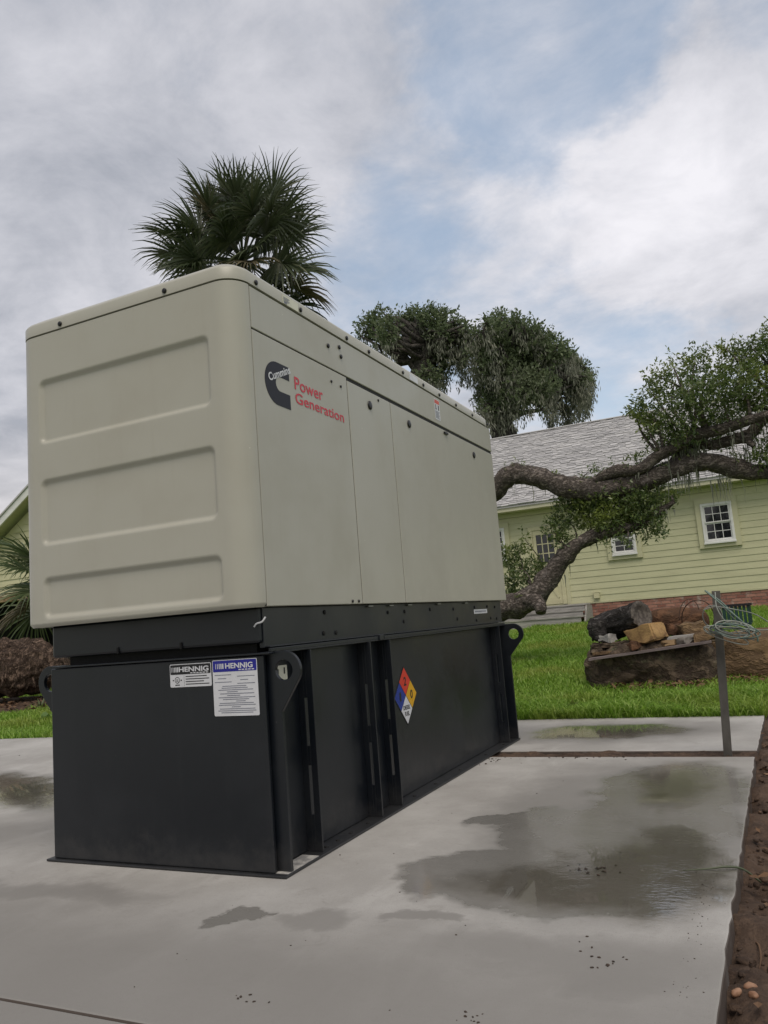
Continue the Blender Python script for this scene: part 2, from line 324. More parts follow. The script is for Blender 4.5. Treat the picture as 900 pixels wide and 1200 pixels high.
def concrete_mat():
    m, t, b = mat('concrete', (.34, .33, .31), .75, 0, .4); p = wpos(t)
    s = t.n('ShaderNodeSeparateXYZ', i0=p)
    flatp = t.n('ShaderNodeCombineXYZ', i0=s.outputs[0], i1=s.outputs[1], i2=0.0).outputs[0]
    base = t.mix(t.ramp(t.noise(flatp, 1.3, 7, .6), .35, .68), (.30, .29, .272), (.425, .415, .395))
    base = t.mix(t.math('MULTIPLY', t.ramp(t.noise(t.scl(flatp, (1, .35, 1)), 3.5, 6, .65, .6), .5, .75), .45), base, (.53, .52, .50))
    base = t.mix(t.math('MULTIPLY', t.ramp(t.noise(flatp, 9, 5, .7, 1.0), .58, .74), .42), base, (.20, .185, .165))
    base = t.mix(t.math('MULTIPLY', t.ramp(t.noise(t.scl(flatp, (1, 3.5, 1)), 14, 5, .7, .4), .56, .70), .30), base, (.24, .225, .20))
    base = t.mix(t.math('MULTIPLY', t.ramp(t.noise(t.scl(flatp, (2.5, 1, 1)), 26, 4, .7), .60, .72), .28), base, (.48, .47, .45))
    base = t.mix(t.math('MULTIPLY', t.ramp(t.noise(flatp, 120, 3, .6), .60, .70), .45), base, (.17, .16, .15))
    base = t.mix(t.math('MULTIPLY', t.ramp(t.noise(flatp, 300, 2, .5), .35, .65), .26), base, (.22, .21, .2))
    warp = t.vmath('SUBTRACT', t.noise(flatp, 2.4, 5, .58, out=1), (.5, .5, .5)); fine = t.vmath('SUBTRACT', t.noise(flatp, 17, 4, .6, out=1), (.5, .5, .5))
    q = t.vmath('ADD', t.vmath('ADD', flatp, t.scl(warp, (.55, .55, 0))), t.scl(fine, (.06, .06, 0)))
    wet = wet_blobs(t, q, WET)
    damp = wet_blobs(t, q, [(.38, -.25, .22, .10, 20, .4, 1.3), (.72, -.18, .13, .06, 10, .5, 1.2), (1.1, -.35, .6, .25, 10, .3, 1.5), (-.3, -.7, .9, .2, 8, .3, 1.5), (-1.0, -.25, .8, .12, 4, .3, 1.5), (1.15, 1.2, .66, 1.4, 0, .7, 1.3), (.6, 3.6, 1.0, .55, 5, .6, 1.3), (.0, -.95, 3.6, .95, 3, .35, 1.15), (-2.6, .2, 1.6, .5, 10, .3, 1.2)])
    wv = t.math('MULTIPLY', wet, t.ramp(t.noise(flatp, 3, 5, .6), .2, .6, .72, 1))
    c = t.mix(t.math('MULTIPLY', damp, .85), base, (.185, .178, .166)); c = t.mix(t.math('MULTIPLY', wv, .70), c, (.165, .158, .142))
    t.set(b.inputs['Base Color'], c)
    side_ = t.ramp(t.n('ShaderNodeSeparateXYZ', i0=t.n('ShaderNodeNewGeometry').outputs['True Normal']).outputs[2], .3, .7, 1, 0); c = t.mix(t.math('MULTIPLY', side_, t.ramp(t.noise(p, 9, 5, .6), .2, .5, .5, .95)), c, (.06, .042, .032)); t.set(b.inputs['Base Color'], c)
    rg = t.math('SUBTRACT', .76, t.math('MULTIPLY', wv, .58)); t.set(b.inputs['Coat Weight'], t.math('MULTIPLY', wv, .55)); b.inputs['Coat Roughness'].default_value = .09; b.inputs['Coat IOR'].default_value = 1.4; t.set(b.inputs['Roughness'], rg)
    h = t.math('ADD', t.math('ADD', t.math('MULTIPLY', t.noise(flatp, 55, 5, .65), .5), t.noise(flatp, 5, 3, .5)), t.math('MULTIPLY', t.noise(t.scl(flatp, (4, 90, 1)), 3, 4, .6), .35))
    nd = bump(t, b, h, .22, .008)
    return m
M['concrete'] = concrete_mat()
def water_mat(name, rip, lst, hi=.62):
    m = bpy.data.materials.new(name); m.use_nodes = True; t = NT(m.node_tree); m.node_tree.nodes.clear(); p = wpos(t)
    h = t.math('MULTIPLY', t.noise(t.scl(p, (1, 1.8, 1)), 34, 3, .5), t.ramp(t.noise(p, 2.5, 3), .42, hi))
    nd = t.n('ShaderNodeBump', Strength=rip, Distance=.004, Height=h)
    fr = t.n('ShaderNodeFresnel', IOR=1.6, Normal=nd.outputs[0])
    k = wet_blobs(t, warped(t, p), lst); tint = t.mix(k, (1, 1, 1), (.95, .945, .925))
    gl = t.n('ShaderNodeBsdfGlossy', Color=(1, 1, 1, 1), Roughness=.02, Normal=nd.outputs[0]); tr = t.n('ShaderNodeBsdfTransparent', Color=tint)
    mx = t.n('ShaderNodeMixShader', i0=t.math('MULTIPLY', fr.outputs[0], k), i1=tr.outputs[0], i2=gl.outputs[0]); t.n('ShaderNodeOutputMaterial', i0=mx.outputs[0]); return m
M['water'] = water_mat('puddle_water', .22, [(1.06, .27, .48, .26, 14, .55, 1.08), (1.30, .40, .34, .44, 0, .6, 1.1), (1.38, .75, .2, .35, 0, .4, 1.1)])
M['water_still'] = water_mat('still_puddle_water', .06, [(.56, 3.63, .52, .36, 4, .55, 1.08), (1.28, 1.75, .27, .52, 0, .4, 1.1), (-3.0, 1.40, .95, .24, -32, .4, 1.1)])
def dirt_mat():
    m, t, b = mat('dirt', (.08, .05, .035), .9, 0, .25); p = wpos(t)
    c = t.mix(t.ramp(t.noise(p, 3, 6, .65), .35, .65), (.045, .029, .021), (.10, .066, .046)); c = t.mix(t.ramp(t.noise(p, 28, 5, .7), .45, .7, 0, .6), c, (.15, .10, .07))
    c = t.mix(t.ramp(t.noise(p, 60, 3, .6), .6, .7, 0, .6), c, (.03, .022, .017)); t.set(b.inputs['Base Color'], c); bump(t, b, t.noise(p, 50, 6, .7), .9, .02); return m
M['dirt'] = dirt_mat()
def lawn_mat():
    m, t, b = mat('lawn_soil', (.06, .08, .02), .9, 0, .2); p = wpos(t)
    c = t.mix(t.ramp(t.noise(p, 1.4, 6, .65), .35, .65), (.09, .16, .02), (.14, .225, .032)); c = t.mix(t.ramp(t.noise(p, 30, 4, .7), .5, .7, 0, .6), c, (.05, .055, .02))
    t.set(b.inputs['Base Color'], c); bump(t, b, t.noise(p, 40, 5, .7), .8, .03); return m
M['lawn'] = lawn_mat()

# ------------------------------------------------------------------ ground and slabs
def edge_y(x):      # back edge of the concrete
    return np.interp(x, [-12, -5.3, -.6, 1.68, 1.70, 3.2], [3.2, 3.76, 4.38, 4.32, 4.9, 5.6])
def gz(x, y):       # height of the lawn
    x = np.asarray(x, float); y = np.asarray(y, float)
    base = -.03+.64*np.clip((y-4.4)/12.6, 0, 1.0)
    e = edge_y(x); s = np.clip((y-(e-.3))/.25, 0, 1); s = s*s*(3-2*s)
    return base*s+(-.16)*(1-s)
def grid(xs, ys, zf):
    X, Y = np.meshgrid(xs, ys); Z = zf(X, Y); V = np.stack([X, Y, Z], -1).reshape(-1, 3); nx, ny = len(xs), len(ys)
    i = np.arange(nx-1)[None, :]+np.arange(ny-1)[:, None]*nx; F = np.stack([i, i+1, i+nx+1, i+nx], -1).reshape(-1, 4); return V, F
xs = np.r_[-900, -300, -120, -60, -40, -30, np.arange(-24, 12, .3), 14, 20, 30, 60, 120, 300, 900]
ys = np.r_[-900, -200, -60, -20, -8, -4, 0, 2.5, np.arange(3.0, 7, .1), np.arange(7, 20, .35), 22, 28, 40, 60, 120, 300, 900]
tag(mk('lawn_ground', *grid(xs, ys, gz), M['lawn'], smooth=True, at=(0, 0, 0)), kind='structure')
def slab(name, poly, z0=-.14, z1=0.0):
    out = []
    for i, (a, b) in enumerate(zip(poly, poly[1:]+poly[:1])):
        l = math.dist(a, b); n = max(1, int(min(l, 9)/.06)) if min(a[0], b[0]) > 1.5 else 1
        for k in range(n): x, y = a[0]+(b[0]-a[0])*k/n, a[1]+(b[1]-a[1])*k/n; out.append((x+(.007*mn.noise(Vector((y*9, 1, 0)))+.005*mn.noise(Vector((y*31, 2, 0))) if k else 0), y))
    poly = out
    mb = MB(); mb.prism(poly, z0, z1, lambda u, v, d: (u, v, d)); return tag(mb.mk(name, M['concrete'], at=(0, 0, 0), bevel=.007), kind='structure')
slab('concrete_slab', [(-12, -.961), (1.578, -.961), (1.585, 0), (1.597, .6), (1.628, 2.585), (-.605, 2.585), (-.605, 4.38), (-5.3, 3.76), (-12, 3.2)])
slab('concrete_slab', [(-12, -6), (1.565, -6), (1.577, -.969), (-12, -.969)])
slab('concrete_slab', [(-.595, 2.80), (1.637, 2.80), (1.68, 4.32), (-.595, 4.382)], z1=-.002)
def fbm(x, y, s, o=5, z=0.): return mn.fractal(Vector((x*s, y*s, z)), .9, 2.1, o)
def dirt_z(X, Y):
    Z = np.zeros_like(X)
    for i in np.ndindex(X.shape):
        x, y = X[i], Y[i]; h = -.07+.040*fbm(x, y, 3.2, 4)+.022*fbm(x, y, 11, 4, 3.)+.010*abs(mn.noise(Vector((x*34, y*34, 1))))
        if y > 3.6: k = min(1, (y-3.6)/1.2); h = h*(1-k)+k*(.0+.03*fbm(x, y, 5, 3))
        if x > 3.0: h -= (x-3.0)*.25
        if y > 5.1: h -= (y-5.1)*.25
        e = 1.585+.018*min(max(y, 0), 4.3)
        h += (.012+.03*mn.noise(Vector((x*5, y*4, 7))))*max(0, 1-abs(x-e-.03)/.12)
        if x < e: h = min(h, -.03)
        Z[i] = h
    return Z
tag(mk('dirt_ground', *grid(np.arange(1.50, 3.8, .018), np.r_[np.arange(-3.2, 2.0, .022), np.arange(2.0, 6.2, .035)], dirt_z), M['dirt'], smooth=True, at=(0, 0, 0)), kind='structure')
def strip_z(X, Y):
    Z = np.zeros_like(X)
    for i in np.ndindex(X.shape): Z[i] = -.014+.014*fbm(X[i], Y[i], 6, 4)+.012*fbm(X[i], Y[i], 22, 3)
    return Z
tag(mk('dirt_strip', *grid(np.arange(-.60, 1.66, .02), np.arange(2.575, 2.815, .02), strip_z), M['dirt'], smooth=True, at=(0, 0, 0)), kind='structure')

def puddle(name, pts, mt, z=.004):
    c = np.mean(pts, 0); P = spline(np.vstack([pts, pts[:1]])[:, :2], 10)[:-1]
    out = []
    for i, (x, y) in enumerate(P):
        k = 1+.10*mn.noise(Vector((x*7, y*7, 2)))+.06*mn.noise(Vector((x*24, y*24, 2))); out.append((c[0]+(x-c[0])*k, c[1]+(y-c[1])*k, z))
    n = len(out); out.append((c[0], c[1], z))
    return tag(mk(name, out, [(i, (i+1) % n, n) for i in range(n)], mt), kind='structure')
def oval(cx, cy, rx, ry, rot): return np.array([(cx+rx*math.cos(a)*math.cos(rot)-ry*math.sin(a)*math.sin(rot), cy+rx*math.cos(a)*math.sin(rot)+ry*math.sin(a)*math.cos(rot)) for a in np.linspace(0, 2*math.pi, 13)[:-1]])
puddle('puddle', oval(1.06, .42, .56, .70, .0), M['water']); puddle('puddle', oval(.56, 3.63, .74, .58, .05), M['water_still'])
puddle('puddle', oval(1.26, 1.75, .32, .70, 0), M['water_still']); puddle('puddle', oval(-3.0, 1.42, 1.3, .45, -.55), M['water_still'])

# ------------------------------------------------------------------ text
_txt = {}
def text_shape(s, bold=0.):
    if (s, bold) not in _txt:
        cu = bpy.data.curves.new('lettering', 'FONT'); cu.body = s; cu.size = 1; cu.dimensions = '2D'; cu.fill_mode = 'BOTH'; cu.offset = bold; cu.resolution_u = 4
        o = bpy.data.objects.new('lettering', cu); COL.objects.link(o); dg = bpy.context.evaluated_depsgraph_get(); dg.update()
        me = bpy.data.meshes.new_from_object(o.evaluated_get(dg)); V = np.array([v.co[:] for v in me.vertices]); F = [tuple(p.vertices) for p in me.polygons]
        bpy.data.objects.remove(o); bpy.data.curves.remove(cu); bpy.data.meshes.remove(me); _txt[(s, bold)] = (V, F)
    return _txt[(s, bold)]
class Face:
    """a flat panel's own frame: fn(u, v, d) -> world"""
    def __init__(s, o, r, u): s.o = np.array(o, float); s.r = np.array(r, float); s.u = np.array(u, float); s.n = np.cross(s.r, s.u)
    def __call__(s, u, v, d=0.): return s.o+s.r*u+s.u*v+s.n*d
    def text(s, name, txt, x, y, w, h, mt, parent, d, bold=.02, rot=0.):
        V, F = text_shape(txt, bold); lo, hi = V.min(0), V.max(0); k = (V-lo)/(np.maximum(hi-lo, 1e-6)); k = k[:, :2]*[w, h]
        c, si = math.cos(rot), math.sin(rot); k = np.stack([k[:, 0]*c-k[:, 1]*si, k[:, 0]*si+k[:, 1]*c], 1)+[x, y]
        return mk(name, [s(a, b, d) for a, b in k], F, mt, parent)
    def poly(s, name, pts, mt, parent, d, th=.0012):
        mb = MB(); mb.prism(pts, d-th, d, s); return mb.mk(name, mt, parent)
    def lines(s, name, rects, mt, parent, d):
        mb = MB()
        for x0, y0, x1, y1 in rects: mb.add([s(x0, y0, d), s(x1, y0, d), s(x1, y1, d), s(x0, y1, d)], [(0, 1, 2, 3)])
        return mb.mk(name, mt, parent)
def rrect(x0, y0, x1, y1, r, n=4):
    P = []
    for cx, cy, a in ((x1-r, y0+r, -90), (x1-r, y1-r, 0), (x0+r, y1-r, 90), (x0+r, y0+r, 180)):
        P += [(cx+r*math.cos(R_(a+90*i/n)), cy+r*math.sin(R_(a+90*i/n))) for i in range(n+1)]
    return P

# ------------------------------------------------------------------ generator
W, L = 1.274, 3.388; Z0, ZS, ZT = 1.030, 2.398, 2.203; RC = .107
gen = thing('generator', 'large beige generator enclosure bolted on a black fuel tank on the concrete pad', 'generator', (-.6, 1.7, 0))
def end_panel():
    r = RC-.004; S = []                      # profile along the wrap: (x, y, nx, ny, s)
    for i in range(13):
        a = R_(180+90*i/12); S.append((-W+r+r*math.cos(a), r+r*math.sin(a), math.cos(a), math.sin(a)))
    for x in np.linspace(-W+r, -r, 150)[1:-1]: S.append((x, 0, 0, -1))
    for i in range(13):
        a = R_(270+90*i/12); S.append((-r+r*math.cos(a), r+r*math.sin(a), math.cos(a), math.sin(a)))
    zs = np.unique(np.r_[Z0, Z0+.006, Z0+.014, np.linspace(Z0+.02, ZS-.004, 200)])
    rec = [(-1.131, 1.868, -.143, 2.176), (-1.128, 1.394, -.137, 1.702), (-1.122, 1.064, -.130, 1.252)]
    V = []
    for z in zs:
        for x, y, nx, ny in S:
            d = 0
            if abs(ny) > .999:
                for x0, z0, x1, z1 in rec:
                    cx, cz = (x0+x1)/2, (z0+z1)/2; qx = abs(x-cx)-((x1-x0)/2-.035); qz = abs(z-cz)-((z1-z0)/2-.035)
                    sd_ = math.hypot(max(qx, 0), max(qz, 0))+min(max(qx, qz), 0)-.035
                    k = min(1, max(0, (-sd_)/.020)); d = max(d, .016*k*k*(3-2*k))
            bt = .012*max(0, 1-(z-Z0)/.014)
            V.append((x-nx*(d+bt), y-ny*(d+bt), z))
    n = len(S); i = np.arange(n-1)[None, :]+np.arange(len(zs)-1)[:, None]*n
    F = np.stack([i, i+1, i+n+1, i+n], -1).reshape(-1, 4)
    return mk('end_panel', V, F, M['beige'], gen, smooth=True)
end_panel()
core = MB(); core.box(-W+.035, -.022, .06, L-.03, Z0+.012, ZS+.02); core.mk('inner_frame', M['gap'], gen)
g = .007
side = Face((0, 0, 0), (0, 1, 0), (0, 0, 1))
def panel(name, y0, y1, z0, z1, x1=0., mt='beige', parent=gen, x0=-.03):
    mb = MB(); mb.box(x0, x1, y0, y1, z0, z1); return mb.mk(name, M[mt], parent, bevel=.0035)
header = panel('header_panel', RC+.002, L, ZT+.003, ZS-.006)
p1 = panel('side_panel', RC+.002, .954-g/2, Z0+.002, ZT-.004)
d1 = panel('access_door', .954+g/2, 1.4825-g/2, Z0+.002, ZT-.018)
d2 = panel('access_door', 1.4825+g/2, L, Z0+.002, ZT-.018)
lp = MB(); lp.box(-W, -W+.03, RC, L, Z0+.002, ZS-.004); lp.mk('side_panel', M['beige'], gen, bevel=.0035)
bp = MB(); bp.box(-W+.03, -.03, L-.04, L, Z0+.002, ZS-.004); bp.mk('rear_panel', M['beige'], gen, bevel=.0035)
sl_ = MB()
for ya in (RC, .954, 1.4825): sl_.box(-.024, -.0035, ya-.0045, ya+.0045, Z0+.004, (ZT if ya > .2 else ZS)-.006)
sl_.box(-.024, -.0045, RC+.004, .953, ZT-.0045, ZT+.0035); sl_.box(-.024, -.006, .955, L-.004, ZT-.019, ZT+.0032)
sl_.mk('door_seal', M['rubber'], gen)
def roof_part():
    def ring(ins, z, n=10):
        r = max(RC-ins*.6, .03); P = []
        for cx, cy, a in ((-ins-r, ins+r, -90), (-ins-r, L-ins-r, 0), (-W+ins+r, L-ins-r, 90), (-W+ins+r, ins+r, 180)):
            P += [(cx+r*math.cos(R_(a+90*i/n)), cy+r*math.sin(R_(a+90*i/n)), z) for i in range(n+1)]
        return P
    def top(ins, z):            # crown rises a little to the middle of the roof
        return ring(ins, z)
    lv = [(.005, ZS+.001), (-.003, ZS+.003), (-.003, ZS+.050), (.001, ZS+.058), (.008, ZS+.066), (.05, ZS+.094), (.062, ZS+.100), (.08, ZS+.103), (.35, ZS+.108)]
    V = []; F = []; n = 44
    for ins, z in lv: V += ring(ins, z)
    for k in range(len(lv)-1):
        for j in range(n): F.append((k*n+j, k*n+(j+1) % n, (k+1)*n+(j+1) % n, (k+1)*n+j))
    F.append(tuple((len(lv)-1)*n+j for j in range(n))); F.append(tuple(range(n))[::-1])
    return mk('roof', V, F, M['beige'], gen, auto=32)
roof = roof_part()
# screws: one shared mesh
def disc_mesh(name, r, th, mt, n=14):
    mb = MB(); P = circle(0, 0, r, n); Q = circle(0, 0, r*.72, n)
    V = [(0, a, b) for a, b in P]+[(th*.6, a, b) for a, b in P]+[(th, a, b) for a, b in Q]
    F = [(i, (i+1) % n, (i+1) % n+n, i+n) for i in range(n)]+[(i+n, (i+1) % n+n, (i+1) % n+2*n, i+2*n) for i in range(n)]+[tuple(range(2*n, 3*n))]
    return mesh_np(name, np.array(V), F, M[mt], True)
scr = disc_mesh('screw', .0115, .007, 'screw'); scr_s = disc_mesh('screw', .0075, .005, 'screw'); latch = disc_mesh('latch', .024, .008, 'screw', 20); plug = disc_mesh('bolt', .0105, .004, 'gap')
def stud(me, y, z, x=0.001, parent=gen, face='side', name=None):
    o = put(name or me.name.split('.')[0], me, parent, (x, y, z) if face == 'side' else (y, x, z))
    if face == 'end': o.rotation_euler = (0, 0, R_(-90))
    return o
for y in (.155, .52, .98, 1.24, 1.70, 2.02, 2.30, 2.62, 2.97, 3.33): stud(scr, y, ZS+.022, .004, roof)
for x in (-.98, -.36): stud(scr, x, ZS+.022, -.004, roof, 'end')
for y, z in ((.774, 2.318), (.893, 2.345), (.905, 2.298)): stud(scr, y, z, .001, header)
for y, z in ((.783, 2.136), (.88, 2.133), (.84, 1.046), (.905, 1.046)): stud(scr_s, y, z, .001, p1)
stud(latch, 1.205, 2.106, .001, d1); stud(scr_s, 1.32, 2.160, .001, d1)
stud(latch, 1.735, 2.106, .001, d2); stud(latch, 2.926, 2.106, .001, d2)
hk = MB(); hk.box(-.002, .012, 2.33, 2.39, 2.158, 2.172); hk.mk('hook', M['screw'], d2)
# emblem and lettering on the first side panel
lx, lz, ls = .187, 1.903, .197
outer = [(1, 1), (.5, 1)]+[(.5-.5*math.sin(R_(a)), .5+.5*math.cos(R_(a))) for a in range(6, 180, 6)]+[(.5, 0), (1, 0), (1, .34), (.60, .34)]+[(.60-.17*math.sin(R_(a)), .51-.17*math.cos(R_(a))) for a in range(10, 180, 10)]+[(.60, .68), (1, .68)]
logo = side.poly('emblem', [(lx+a*ls, lz+b*ls) for a, b in outer[::-1]][::-1], M['navy'], p1, .0014, .0012)
side.text('lettering', 'Cummins', lx+.035, lz+.095, .195, .036, M['white'], logo, .0026, .025, R_(24))
side.text('lettering', 'Power', .428, 2.012, .258, .060, M['red'], p1, .0016, .012)
side.text('lettering', 'Generation', .428, 1.946, .462, .052, M['red'], p1, .0016, .012)
# warning labels
wl = side.poly('warning_label', rrect(2.20, 2.235, 2.29, 2.375, .004), M['white'], header, .0014)
side.lines('label_band', [(2.204, 2.345, 2.286, 2.371)], M['orange'], wl, .0020)
side.lines('pictogram', [(2.258, 2.303, 2.275, 2.338)], M['ink'], wl, .0020); side.lines('pictogram', [(2.211, 2.303, 2.232, 2.312), (2.215, 2.312, 2.228, 2.338)], M['ink'], wl, .0020)
side.lines('print', [(2.206, 2.29-i*.0075, 2.283-(i % 3)*.008, 2.2935-i*.0075) for i in range(7)], M['grey_print'], wl, .0020)
rl = side.poly('roof_label', rrect(.365, ZS+.004, .50, ZS+.046, .003), M['cream_sticker'], roof, .0048)
side.lines('print', [(.372, ZS+.033-i*.006, .425-.01*(i % 2), ZS+.036-i*.006) for i in range(4)]+[(.376, ZS+.006, .40, ZS+.014)], M['grey_print'], rl, .0054)
rl2 = side.poly('roof_label', rrect(1.80, ZS+.005, 1.93, ZS+.045, .003), M['white'], roof, .0048)
# ---- skid base
sk = MB(); sk.box(-1.188, -.04, .10, 3.34, .888, Z0+.006); sk.mk('skid', M['black'], gen, bevel=.012)
sr = MB(); sr.box(-.056, -.034, .12, 3.33, .868, Z0); sr.box(-.036, -.015, .135, 3.33, .868, .874); sr.mk('skid_rail', M['black'], gen, bevel=.002)
sg = MB(); sg.box(-1.13, -.09, .15, 3.30, .84, .89); sg.mk('skid_shadow_gap', M['gap'], gen)
for y, z in ((.62, 1.0), (.60, .905), (.715, .903), (1.30, .985), (1.52, .985), (1.5, .93), (1.9, .99), (2.30, .985), (2.36, .92), (2.72, .99), (2.74, .90), (3.0, .992), (3.06, .905), (3.18, .985), (3.2, .90)): stud(plug, y, z, -.033)
for x in (-.786, -.436):
    mb = MB(); mb.box(x-.005, x+.005, .094, .101, .880+.008, .915); mb.mk('slot', M['gap'], gen)
for y in (1.05, 1.3, 1.55, 2.0, 2.5):
    mb = MB(); mb.box(-.032, -.020, y, y+.055, Z0-.012, Z0-.006); mb.mk('clip', flat('clip_steel', (.25, .25, .25), .4, metal=1.), gen)
st = MB(); st.tube(spline([(-.055, .088, .955), (-.04, .083, .966), (-.015, .085, .972), (.0, .09, .990)], 5), .0035, 6); st.mk('cable_tie', M['white'], gen)
bl = side.poly('name_strip', rrect(2.70, .945, 2.99, .975, .003), M['white'], gen, -.0325); side.lines('print', [(2.72+i*.027, .955, 2.738+i*.027, .965) for i in range(9)], M['grey_print'], bl, -.0318)
# ---- tank
XL, XR = -1.130, -.060
tk = MB(); tk.box(XL, XR, .118, 3.265, .012, .842); tk.box(-1.196, -.028, .098, .1175, .012, .840); tank = tk.mk('tank', M['black'], gen, bevel=.004)
rim = MB(); rim.box(-1.178, .004, .088, 3.29, .843, .851); rim.box(-.008, .004, .11, 3.27, .851, .866); rim.mk('tank_rim', M['black'], gen, bevel=.002)
nb = MB(); nb.box(-.03, .012, 1.09, 1.135, .846, .872); nb.box(-.03, .010, 1.145, 1.16, .851, .866); nb.mk('rim_joint', M['black'], gen, bevel=.002)
bf = MB(); bf.box(-1.226, .032, .080, 3.29, .002, .011); bf.mk('base_flange', M['black'], gen, bevel=.002)
for sx, xf, xw in ((1, .026, XR), (-1, -1.210, XL)):
    for y0 in (.128, 3.262):
        # end plate with a lifting eye at its top corner
        cx = (.046 if y0 < 1 else .066) if sx > 0 else -1.236; cz, ro, ri = .776, .076, .040
        prof = [(xw-sx*.001, .011), (xf, .011), (xf, .615), (cx+sx*ro*math.cos(R_(-28)), cz+ro*math.sin(R_(-28)))]
        prof += [(cx+sx*ro*math.cos(R_(a)), cz+ro*math.sin(R_(a))) for a in range(-18, 91, 9)]
        prof += [(xw-sx*.001, .8525)]
        n = len(prof)
        bm = bmesh.new()
        hole = [(cx+ri*math.cos(2*math.pi*i/20), cz+ri*math.sin(2*math.pi*i/20)) for i in range(20)]
        vo = [bm.verts.new((a, y0, b)) for a, b in prof]; vh = [bm.verts.new((a, y0, b)) for a, b in hole]
        ed = [bm.edges.new((vo[i], vo[(i+1) % n])) for i in range(n)]+[bm.edges.new((vh[i], vh[(i+1) % 20])) for i in range(20)]
        bmesh.ops.triangle_fill(bm, use_beauty=True, use_dissolve=False, edges=ed)
        ext = bmesh.ops.extrude_face_region(bm, geom=bm.faces[:]); bmesh.ops.translate(bm, verts=[v for v in ext['geom'] if isinstance(v, bmesh.types.BMVert)], vec=(0, .018, 0))
        bmesh.ops.recalc_face_normals(bm, faces=bm.faces[:])
        V = [v.co[:] for v in bm.verts]; bm.verts.index_update(); F = [tuple(v.index for v in f.verts) for f in bm.faces]; bm.free()
        mk('lifting_plate', V, F, M['black'], gen, bevel=.002)
    for y in (.392, .965, 1.196, 3.085):
        mb = MB(); a, b = sorted((xw, xf-sx*.012)); y1 = y+.010
        zz = [.011, .16, .36, .44, .64, .842]; wv = ((a+b)/2-.007, (a+b)/2+.007)
        mb.box(a, wv[0], y, y1, .011, .842); mb.box(wv[1], b, y, y1, .011, .842)
        for z0, z1 in ((.011, .16), (.36, .44), (.64, .842)): mb.box(wv[0], wv[1], y, y1, z0, z1)
        mb.mk('stiffener', M['black'], gen, bevel=.0015)
for y in (.46, .56, .68, .85, 1.4, 1.7, 2.1, 2.6, 3.0):
    o = put('flange_bolt', plug, gen, (-.008, y, .0112)); o.rotation_euler = (0, R_(-90), 0)
du = MB(); du.box(-.055, .026, .106, .34, .0112, .0128); du.mk('cement_dust', noisy('cement_dust', (.42, .41, .38), (.20, .195, .19), 22, .95, world=True), gen)
# small tag seen through the near lifting eye
tg = Face((XR, 0, 0), (0, 1, 0), (0, 0, 1)); tgo = tg.poly('tag_plate', rrect(.20, .728, .315, .788, .006), M['cream_sticker'], gen, .0015)
tg.lines('print', [(.238, .755, .250, .774)], M['ink'], tgo, .0022); tg.lines('print', [(.288, .752, .298, .778)], M['ink'], tgo, .0022); tg.lines('print', [(.238, .738, .255, .746)], M['ink'], tgo, .0022)
# ---- stickers on the end of the tank
end = Face((0, .098, 0), (1, 0, 0), (0, 0, 1))
s1 = end.poly('maker_label', rrect(-.500, .731, -.285, .826, .006), M['white'], tank, .0016)
end.poly('label_band', rrect(-.497, .783, -.288, .823, .004), M['ink'], s1, .0022, .0005)
def bars(f, x, z0, z1, mt, par, d, k): f.lines('logo_bars', [(x+i*.0075*k, z0, x+(i*.0075+.0022+.0009*i)*k, z1) for i in range(5)], mt, par, d)
bars(end, -.491, .793, .813, M['white'], s1, .0030, 1.0)
end.text('lettering', 'HENNIG', -.452, .793, .155, .021, M['white'], s1, .0030, .03)
end.lines('fine_print', [(-.392+i*.016, .786, -.380+i*.016, .7895) for i in range(6)], M['white'], s1, .0030)
end.lines('print', [(-.418, .772-i*.0105, -.296-(.012, .0, .028, 0)[i], .7755-i*.0105) for i in range(4)]+[(-.4265, .735, -.4255, .780)], M['ink'], s1, .0022)
P = []; Q = circle(-.462, .760, .0135, 20); P2 = circle(-.462, .760, .0110, 20)
mb = MB(); mb.add([end(a, b, .0022) for a, b in Q]+[end(a, b, .0022) for a, b in P2], [(i, (i+1) % 20, (i+1) % 20+20, i+20) for i in range(20)]); mb.mk('ring_mark', M['ink'], s1)
end.text('lettering', 'UL', -.469, .754, .014, .012, M['ink'], s1, .0022, .01, R_(-8))
end.lines('print', [(-.486, .757, -.480, .762), (-.445, .757, -.438, .762), (-.474, .738, -.450, .742)], M['ink'], s1, .0022)
s2 = end.poly('data_plate', rrect(-.278, .608, -.058, .832, .006), M['white'], tank, .0016)
end.poly('label_band', rrect(-.275, .784, -.061, .829, .004), M['blue'], s2, .0022, .0005)
bars(end, -.262, .796, .817, M['white'], s2, .0030, 1.15)
end.text('lettering', 'HENNIG', -.213, .796, .135, .022, M['white'], s2, .0030, .03)
end.lines('fine_print', [(-.148+i*.016, .788, -.136+i*.016, .792) for i in range(5)], M['white'], s2, .0030)
ln = []
for i, (a, b) in enumerate([(.03, .42), (.55, .95), (.1, .3), (.62, .8), (.03, .42), (.55, .95), (.2, .75), (.18, .78), (.1, .9), (.3, .55), (.14, .92), (.3, .6), (.1, .94), (.2, .8), (.5, .72), (.12, .9), (.1, .94), (.4, .6), (.12, .93), (.08, .95), (.15, .88)]):
    zz = .770-.0075*i*(1.0 if i > 5 else .95); ln.append((-.275+.214*a, zz, -.275+.214*b, zz+.0026))
end.lines('print', ln, M['grey_print'], s2, .0022)
